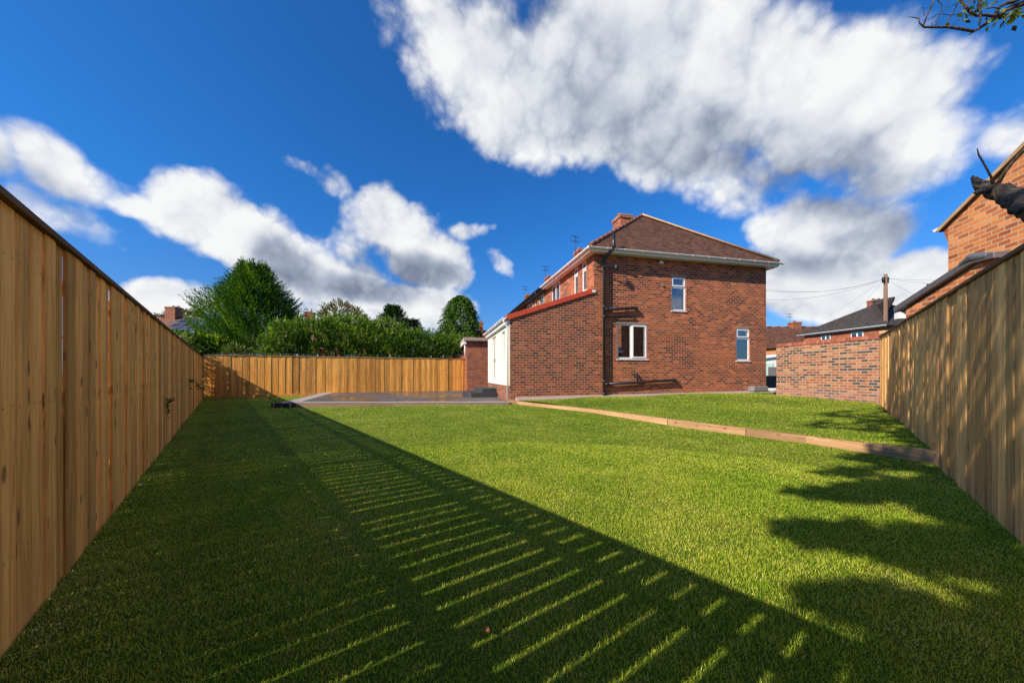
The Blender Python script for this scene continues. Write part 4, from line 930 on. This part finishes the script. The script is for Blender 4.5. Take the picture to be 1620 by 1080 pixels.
# ------------------------------------------------------------------ telegraph pole and wires
PT = px(1401, 434, 27)
t = thing('telegraph_pole', (PT.x, PT.y, 0), 'brown timber telegraph pole with fanned wires behind the garden wall', 'pole')
s = MB(); s.tube([(PT.x, PT.y, 0), (PT.x, PT.y, 5), (PT.x, PT.y, PT.z)], [.17, .14, .11], 12); s.build('shaft', M['pole'], t)
s = MB(); s.tube([(PT.x-.22, PT.y-.05, PT.z-.65), (PT.x-.22, PT.y-.05, PT.z-.25)], .1, 8); s.box(PT.x-.25, PT.x+.25, PT.y-.06, PT.y+.06, PT.z-.42, PT.z-.32); s.tube([(PT.x+.2, PT.y, PT.z-.7), (PT.x+.2, PT.y, PT.z-.2)], .05, 6); s.build('terminal_box', M['black'], t)
top = Vector((PT.x, PT.y, PT.z-.3))
for (qx_, qy_, D_, sag) in ((1213, 457, 24, .55), (1150, 452, 20, .7), (1213, 474, 26, .5), (1310, 500, 33, .1), (1352, 492, 34, .1), (1700, 428, 24, .4), (1700, 455, 20, .3), (1475, 480, 22, .1)):
    e = px(qx_, qy_, D_); s = MB(); pts = [top.lerp(e, k/14)-Vector((0, 0, sag*4*(k/14)*(1-k/14))) for k in range(15)]; s.tube(pts, .007, 4); s.build('wire', M['iron'], t)

# ------------------------------------------------------------------ washing line along the back fence
LN = Frame(BF0+BOUT*.35, BU, BOUT); LB = (BF1-BF0).length
t = thing('peg_line', BF0+BOUT*.35, 'thin line hung with small coloured pegs just above the back fence', 'washing line')
s = MB(LN); s.tube([(.1, 0, 2.09), (LB*.5, 0, 2.13), (LB-.2, 0, 2.17)], .010, 4); s.build('cord', M['iron'], t)
for i in range(46):
    q = random.uniform(.3, LB-.4); zq = 2.09+.08*q/LB; s = MB(LN); s.box(q, q+random.uniform(.02, .06), -.008, .008, zq-random.uniform(.05, .10), zq+.01); s.build('peg', random.choice([M['teal'], M['teal'], M['teal'], M['white'], M['orangep']]), t)
s = MB(LN); s.box(LB-4.2, LB-4.12, -.04, .04, 0, 2.2); s.build('line_post', M['concrete'], t)

# ------------------------------------------------------------------ trees and shrubs
def trunk(par, pts, rad, n=9): s = MB(); s.tube(pts, rad, n, jit=.08); return s.build('trunk', M['bark'], par)
def conifer(name, c, H, prof, n, slen, ls, m, label, cat='tree', z0=.3, group=None, **kw):
    t = thing(name, (c[0], c[1], 0), label, cat, group)
    trunk(t, [(c[0], c[1], -.05), (c[0]+.05, c[1], H*.45), (c[0], c[1], H*.93)], [.20, .13, .02])
    profile_foliage('crown', (c[0], c[1], z0), H-z0, prof, n, slen, ls, m, t, **kw); return t
p = px(402, 592, 20.5)
conifer('conifer_tree', (p.x, p.y), 7.25, [(0, 2.1), (.12, 2.25), (.36, 2.2), (.58, 1.8), (.73, 1.3), (.86, .7), (.94, .25), (1, .03)], 9000, .70, .17, M['leaf_conifer'], 'large bushy bright green conifer with feathery sprays behind the back fence', up=.95, lump=.30, seed=2, nleaf=9, width=.26, group='trees behind the back fence')
p = px(729, 592, 27)
conifer('conifer_tree', (p.x, p.y), 7.35, [(0, 1.35), (.2, 1.50), (.5, 1.38), (.7, 1.12), (.86, .72), (.96, .3), (1, .1)], 5200, .50, .16, M['leaf_cypress'], 'tall dense column-shaped conifer with drooping sprays left of the outbuilding', droop=-.5, lump=.22, seed=5, group='trees behind the back fence')
p = px(622, 592, 30)
conifer('conifer_tree', (p.x, p.y), 7.0, [(0, 2.0), (.4, 1.7), (.7, 1.15), (.85, .7), (.95, .35), (1, .08)], 3600, .38, .17, M['leaf_dark'], 'dark pointed conifer rising above the middle of the hedge', up=.5, lump=.42, seed=9, group='trees behind the back fence')
p = px(650, 592, 31)
conifer('conifer_tree', (p.x, p.y), 6.0, [(0, 1.2), (.5, 1.2), (.8, .8), (1, .2)], 1800, .32, .17, M['leaf_autumn'], 'small brownish tree beside the dark pointed conifer', up=.4, lump=.45, seed=4, group='trees behind the back fence')
def bush(name, blobs, n, slen, ls, m, label, cat, tr=None, group=None, **kw):
    b0 = blobs[0]; t = thing(name, (b0[0], b0[1], 0), label, cat, group)
    for q in (tr or [(b0[0], b0[1])]):
        trunk(t, [(q[0], q[1], -.05), (q[0]+.05, q[1], b0[2]*.6), (q[0], q[1], b0[2])], [.14, .10, .04], 7)
    blob_foliage('crown', blobs, n, slen, ls, m, t, **kw); return t
# long hedge
def lumpy(bl, k=5, f=.45):
    out = list(bl)
    for (x, y, z, a, b, c) in bl:
        for _ in range(k):
            d = Vector((random.gauss(0, 1), random.gauss(0, 1), random.gauss(.2, 1))).normalized(); q = f*random.uniform(.6, 1.1)
            out.append((x+d.x*a*.8, y+d.y*b*.8, z+d.z*c*.8, a*q, b*q, min(c, a)*q))
    return out
hb = []
for (x_, top_, r_, D_) in ((455, 512, 1.1, 18.3), (482, 505, 1.2, 18.8), (505, 507, 1.2, 19), (530, 505, 1.25, 19.3), (556, 506, 1.2, 19.6), (580, 512, 1.15, 20), (604, 508, 1.25, 20.2), (630, 516, 1.1, 20.5), (654, 522, 1.1, 20.8), (676, 528, 1.0, 21.2), (696, 527, 1.0, 21.6), (716, 530, .9, 22), (738, 534, .7, 22.6)):
    tp = px(x_, top_+5+5*math.sin(x_*.11), D_); hb.append((tp.x, tp.y, tp.z-r_, r_, r_, r_)); hb.append((tp.x, tp.y-.1, (tp.z-r_)*.5, r_*1.05, r_, tp.z*.5))
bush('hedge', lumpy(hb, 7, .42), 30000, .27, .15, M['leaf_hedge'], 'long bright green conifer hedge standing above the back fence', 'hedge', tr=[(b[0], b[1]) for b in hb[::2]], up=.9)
p = px(540, 496, 34)
bush('deciduous_tree', [(p.x, p.y, p.z-.3, 1.6, 1.6, 1.3), (p.x+1.1, p.y, p.z-.8, 1.3, 1.3, 1.1), (p.x-1.0, p.y, p.z-.8, 1.1, 1.2, 1.0), (p.x, p.y, p.z-1.8, 1.9, 1.6, 1.4)], 2600, .3, .17, M['leaf_autumn'], 'rounded tree with olive and rust leaves above the hedge', 'tree', inner=.25)
p = px(290, 494, 52)
bush('deciduous_tree', [(p.x, p.y, p.z-1.0, 1.9, 1.6, 1.2), (p.x-2.5, p.y, p.z-1.5, 1.3, 1.6, 1.0), (p.x+1.2, p.y, p.z-1.2, 1.2, 1.2, .9)], 1200, .4, .25, M['leaf_autumn'], 'faint autumn tree behind the chimney of the solar-panelled house', 'tree')
bl = []
for (x_, y_, D_, r_) in ((300, 550, 17.5, .65), (322, 552, 18, .75), (345, 552, 18.2, .7), (283, 541, 17, .5)):
    q = px(x_, y_, D_); bl.append((q.x, q.y, q.z, r_, r_, r_*.8)); bl.append((q.x, q.y, q.z*.45, r_, r_, q.z*.5))
bush('shrub', bl, 3200, .22, .12, M['leaf_hedge'], 'leafy green shrub in the far left corner beyond the fences', 'shrub', width=.6, up=.2)
q = px(262, 524, 15.2); q2 = px(240, 515, 14.4); q3 = px(285, 535, 16)
bush('shrub', [(q.x, q.y, q.z-.45, .4, .4, .30), (q3.x, q3.y, q3.z-.4, .4, .4, .35), (q.x, q.y, 1.1, .6, .6, .9)], 500, .3, .11, M['leaf_shrub'], 'loose pale green shrub peeping over the far part of the left fence', 'shrub', width=.6, inner=.3, up=.6)
for i, (x_, y_, D_, r_, lb) in enumerate(((450, 545, 17.6, .62, 'pale yellowish shrub poking above the back fence at the left end of the hedge'), (372, 556, 17.2, .5, 'small pale shrub above the back fence below the big conifer, left one'), (420, 556, 17.4, .5, 'small pale shrub above the back fence below the big conifer, right one'))):
    q = px(x_, y_, D_); bush('shrub', [(q.x, q.y, q.z-.05, r_, r_*.8, r_*(1.15 if i == 0 else .6)), (q.x, q.y, q.z*.5, r_*.8, r_*.8, q.z*.5)], 520, .16, .085, M['leaf_shrub'], lb, 'shrub', width=.7, inner=.3, up=.4)

# twigs growing through the left fence
def twig(name, base, pts, label, nl, seed, size=.07):
    rd = np.random.default_rng(seed); t = thing(name, base, label, 'plant', 'creeper sprigs growing through the left fence')
    s = MB(); s.tube(pts, [.006]*(len(pts)-1)+[.003], 5); s.build('stem', M['bark'], t)
    P = np.array([tuple(p) for p in pts]); k = rd.uniform(.15, len(P)-1.001, nl); i = k.astype(int); f = (k-i)[:, None]; Q = P[i]*(1-f)+P[i+1]*f
    leaves('leaves', Q, rd.normal(0, 1, (nl, 3))+[.2, 0, .3], size, M['leaf_tree'], t, .5, spread=.3); return t
twig('creeper_sprig', px(266, 668, 5.3), [px(258, 664, 5.62), px(268, 652, 5.35), px(264, 640, 5.3), px(268, 633, 5.25), px(277, 634, 5.25)], 'small green creeper sprig low on the left fence, nearer the camera', 22, 1)
twig('creeper_sprig', px(300, 630, 9), [px(293, 625, 9.2), px(297, 606, 9.1), px(305, 601, 9.0), px(316, 611, 8.9), px(318, 615, 8.9)], 'small green creeper sprig higher on the left fence near the far corner', 30, 2, .10)

# ------------------------------------------------------------------ tree overhanging on the right of the viewer
t = thing('overhanging_tree', (3.9, .1, 0), 'dark barked tree overhanging the right fence with snapped limb and leafy twigs', 'tree')
TB = Vector((3.9, .1, 0))
s = MB(); s.tube([TB+Vector((0, 0, -.05)), TB+Vector((.05, 0, 1.2)), TB+Vector((-.1, -.05, 2.6)), TB+Vector((-.5, -.2, 4.2)), TB+Vector((-1.1, -.5, 6.2)), TB+Vector((-1.7, -.8, 8.2))], [.26, .21, .19, .16, .11, .05], 14, jit=.07); s.build('trunk', M['bark'], t)
# snapped limb
L0 = TB+Vector((.0, 0, 1.75))
lp = [L0, px(1720, 372, 1.72), px(1650, 333, 2.0), px(1618, 318, 2.12), px(1590, 306, 2.2), px(1568, 299, 2.27), px(1552, 292, 2.33), px(1543, 283, 2.37), px(1538, 279, 2.39)]
def gnarl(pts, rad, n, wob, rj):
    out, rr = [], []
    for i in range(len(pts)-1):
        for k in range(n):
            f = k/n; out.append(pts[i].lerp(pts[i+1], f)+Vector([random.gauss(0, wob) for _ in range(3)])*(1 if i+k else 0)); rr.append((rad[i]*(1-f)+rad[i+1]*f)*random.uniform(1-rj, 1+rj))
    return out+[pts[-1]], rr+[rad[-1]]
s = MB(); g1, g2 = gnarl(lp, [.12, .09, .068, .057, .049, .041, .030, .016, .003], 4, .004, .10); s.tube(g1, g2, 18, jit=.14)
for (ex_, ey_, bx_, by_, rr_) in ((1536, 291, 1556, 297, .014), (1540, 297, 1560, 300, .012), (1556, 300, 1574, 302, .012), (1534, 282, 1550, 288, .010), (1578, 318, 1592, 316, .012)):
    s.tube([px(bx_, by_, 2.28), px((bx_+ex_)/2, (by_+ey_)/2+1.5, 2.3), px(ex_, ey_, 2.32)], [rr_, rr_*.6, .001], 6, jit=.3)
s.tube([px(1560, 300, 2.25), px(1546, 304, 2.22), px(1541, 305, 2.2)], [.026, .015, .005], 8, jit=.2)
s.tube([px(1612, 330, 2.1), px(1600, 336, 2.05), px(1594, 330, 2.03)], [.035, .014, .004], 8, jit=.2)
s.tube([px(1572, 296, 2.25), px(1568, 280, 2.24), px(1556, 258, 2.22), px(1548, 245, 2.2), px(1546, 235, 2.2)], [.008, .0055, .0045, .004, .002], 8, jit=.3)
s.tube([px(1575, 296, 2.24), px(1590, 272, 2.2), px(1606, 252, 2.15), px(1625, 232, 2.1), px(1660, 205, 2.0)], [.012, .010, .009, .009, .010], 7, jit=.12)
s.build('snapped_limb', M['bark'], t)
# visible twigs at the top right: polylines in photo directions at depth about 2.6
D_ = 2.6; OVX = TB+Vector((-.55, -.2, 4.1))
br = [([(1760, -60), (1660, -8), (1620, 5), (1600, 12), (1580, 24), (1560, 38), (1542, 49), (1533, 55)], [.05, .028, .02, .017, .014, .011, .009, .003]),
      ([(1540, 50), (1520, 46), (1500, 43), (1480, 43), (1462, 43), (1455, 37), (1453, 26)], [.009, .009, .008, .008, .007, .005, .003]), ([(1455, 30), (1446, 28), (1437, 27)], [.003, .003, .002]),
      ([(1461, 40), (1467, 24), (1473, 10), (1479, -4), (1490, -30)], [.005, .005, .005, .005, .004]), ([(1575, 27), (1560, 24), (1545, 25), (1535, 20), (1525, 8), (1516, -6), (1500, -40)], [.010, .009, .008, .009, .008, .007, .006]),
      ([(1480, 42), (1483, 30), (1489, 20), (1490, 8), (1484, 1), (1478, -6)], [.004, .004, .003, .003, .003, .003]), ([(1467, 32), (1480, 25), (1489, 21), (1500, 12), (1515, 5)], [.002]*5),
      ([(1495, 42), (1502, 28), (1510, 16), (1516, 4), (1520, -8)], [.005, .005, .004, .004, .004]), ([(1549, 40), (1551, 30), (1551, 15), (1548, 0), (1550, -20)], [.006, .006, .006, .006, .005]),
      ([(1575, 25), (1580, 12), (1592, 5), (1605, 3), (1640, -15)], [.010, .010, .012, .012, .014]), ([(1520, 20), (1510, 24), (1497, 24), (1490, 22)], [.002]*4), ([(1494, 12), (1500, 6), (1502, -4)], [.002]*3), ([(1525, 15), (1532, 6), (1540, 1), (1556, -10)], [.004]*4),
      ([(1462, 26), (1461, 14), (1459, 12)], [.002]*3), ([(1474, 40), (1474, 36)], [.002]*2), ([(1502, 44), (1497, 49)], [.002]*2), ([(1508, 40), (1520, 30), (1526, 20), (1530, 12)], [.003, .002, .002, .002]), ([(1600, 14), (1612, 20), (1618, 28)], [.003, .002, .002]), ([(1585, 22), (1588, 34), (1587, 44)], [.003, .002, .002]), ([(1560, 14), (1572, 12), (1582, 14)], [.004, .004, .004]), ([(1425, 1), (1440, -1), (1460, -2), (1475, -12)], [.003]*4)]
s = MB(); s.tube([OVX, px(1900, -160, 1.6), px(1760, -60, 2.2)], [.09, .07, .055], 8, jit=.1)
for k, (pp, rr) in enumerate(br):
    dd = [D_-.05*math.sin(k*1.7)*(1 if k else 0)+((-.4) if (k == 0 and i == 0) else 0) for i in range(len(pp))]
    s.tube([px(x_, y_, d_) for (x_, y_), d_ in zip(pp, dd)], rr, 7, jit=.15)
s.build('twigs', M['bark'], t)
LP = []
for (x_, y_, n_, sp_) in ((1513, 20, 3, 2), (1502, 37, 4, 3), (1527, 24, 5, 4), (1545, 12, 14, 8), (1556, 6, 16, 9), (1566, 30, 6, 5), (1578, 30, 8, 6), (1590, 24, 16, 8), (1600, 28, 16, 8), (1608, 24, 14, 6), (1565, 41, 3, 2), (1616, 14, 6, 5), (1530, 6, 6, 8), (1519, 33, 4, 4)):
    for _ in range(n_): LP.append(tuple(px(x_+random.gauss(0, sp_), y_+random.gauss(0, sp_*.7), D_+random.gauss(0, .06))))
LP = np.array(LP); leaves('leaves', LP, rng.normal(0, 1, LP.shape)-[0, 0, .5], .045, M['leaf_tree'], t, .5, spread=.3)
# leafy boughs above the viewer whose shade falls on the right of the lawn and on the right fence
def gp(x_, y_, z=0.0): Yd = (CH-z)*FPX/(y_-HZ); return np.array([(x_-810)/FPX*Yd, Yd, z])
sdn = np.array(sd)
P = []; bs = MB(); hub = np.array(TB+Vector((-1.3, -.6, 6.8)))
SH = [  # ground shade patches in photo pixels: x, y, half width, half height, height along the sun ray, leaves, ground z
 (1330, 660, 34, 5, 12.5, 300, .14), (1400, 660, 45, 9, 12.5, 500, .2), (1450, 690, 38, 13, 11.5, 500, .15), (1300, 672, 26, 4, 12, 120, .14), (1390, 676, 60, 8, 12, 420, .14),
 (1370, 722, 45, 5, 10.5, 220, 0), (1430, 730, 60, 12, 10.5, 480, 0), (1345, 745, 55, 7, 10.5, 240, 0), (1290, 778, 38, 7, 10, 170, 0), (1370, 778, 80, 16, 10, 650, 0), (1470, 775, 80, 24, 10, 900, 0), (1540, 800, 60, 30, 10, 600, 0),
 (1275, 834, 38, 6, 9.5, 180, 0), (1340, 845, 60, 15, 9.5, 480, 0), (1430, 860, 85, 26, 9.5, 950, 0), (1530, 870, 75, 30, 9.5, 900, 0), (1600, 900, 40, 22, 9.5, 400, 0),
 (1330, 940, 50, 9, 9, 240, 0), (1410, 962, 50, 20, 9, 420, 0), (1480, 990, 65, 28, 9, 700, 0), (1570, 1010, 80, 28, 9, 850, 0), (1560, 1060, 90, 28, 9, 850, 0), (1440, 1050, 60, 24, 9, 350, 0)]
for (x_, y_, hx, hy, T, n_, z_) in SH:
    cc = gp(x_, y_, z_)+sdn*T
    for _ in range(n_):
        a = random.gauss(0, .48)*hx; fk = random.choice((-.75, 0, .75)); a += hx*.25*math.sin(fk*5+x_); b_ = (fk+random.gauss(0, .17)*(1+a/hx*.6))*hy*(.9+.5*a/hx); yy = max(y_+b_, HZ+20); q = gp(x_+a, yy, z_)+sdn*(T+random.gauss(0, .4))
        if q[1] > .25 and (q[2]-CH)/q[1] < 1.22: q = gp(x_+a, yy, z_)+sdn*(T+2.5)
        if q[1] > .25 and (q[2]-CH)/q[1] < 1.16: continue
        P.append(q)
    mid = (hub+cc)/2+np.array([0, 0, .35]); bs.tube([Vector(hub), Vector(mid), Vector(cc)], [.035, .02, .006], 5)
# shade over the right fence
for q_ in np.linspace(-.5, 9.3, 62):
    for _ in range(32):
        z_ = random.uniform(.0, 2.1)
        if q_ > 9.3-2.7*z_/2.1: continue
        pt = np.array(RF0+RU*(q_+random.uniform(-.1, .1)))+np.array([0, 0, z_])
        T = 11.5+random.gauss(0, .6); c_ = pt+sdn*T
        if c_[1] > .25 and (c_[2]-CH)/c_[1] < 1.16: c_ = pt+sdn*(T+2.8)
        if c_[1] > .25 and (c_[2]-CH)/c_[1] < 1.16: continue
        P.append(c_)
P = np.array(P); P = P[rng.random(len(P)) < .8]; leaves('crown', P, rng.normal(0, 1, P.shape)-[0, 0, .3], .14, M['leaf_tree'], t, .62, spread=.3)
bs.build('boughs', M['bark'], t)

# fallen leaves on the lawn
fl = []
for (x_, y_) in ((585, 745), (660, 692), (815, 700), (742, 735), (430, 755), (663, 885), (770, 1015), (908, 690), (1085, 705)):
    q = gp(x_, y_); r_ = .03; a = random.uniform(0, 6); s = MB(Frame((q[0], q[1], .045), (math.cos(a), math.sin(a), 0), (-math.sin(a), math.cos(a), 0)))
    s.poly([(-r_, 0, 0), (-.3*r_, -.5*r_, .008), (r_, 0, .0), (-.3*r_, .5*r_, .01)], .9)
    tag(s.build('fallen_leaf', M['leaf_autumn']), 'small dry fallen leaf lying on the lawn', 'leaf', 'fallen leaves on the lawn')
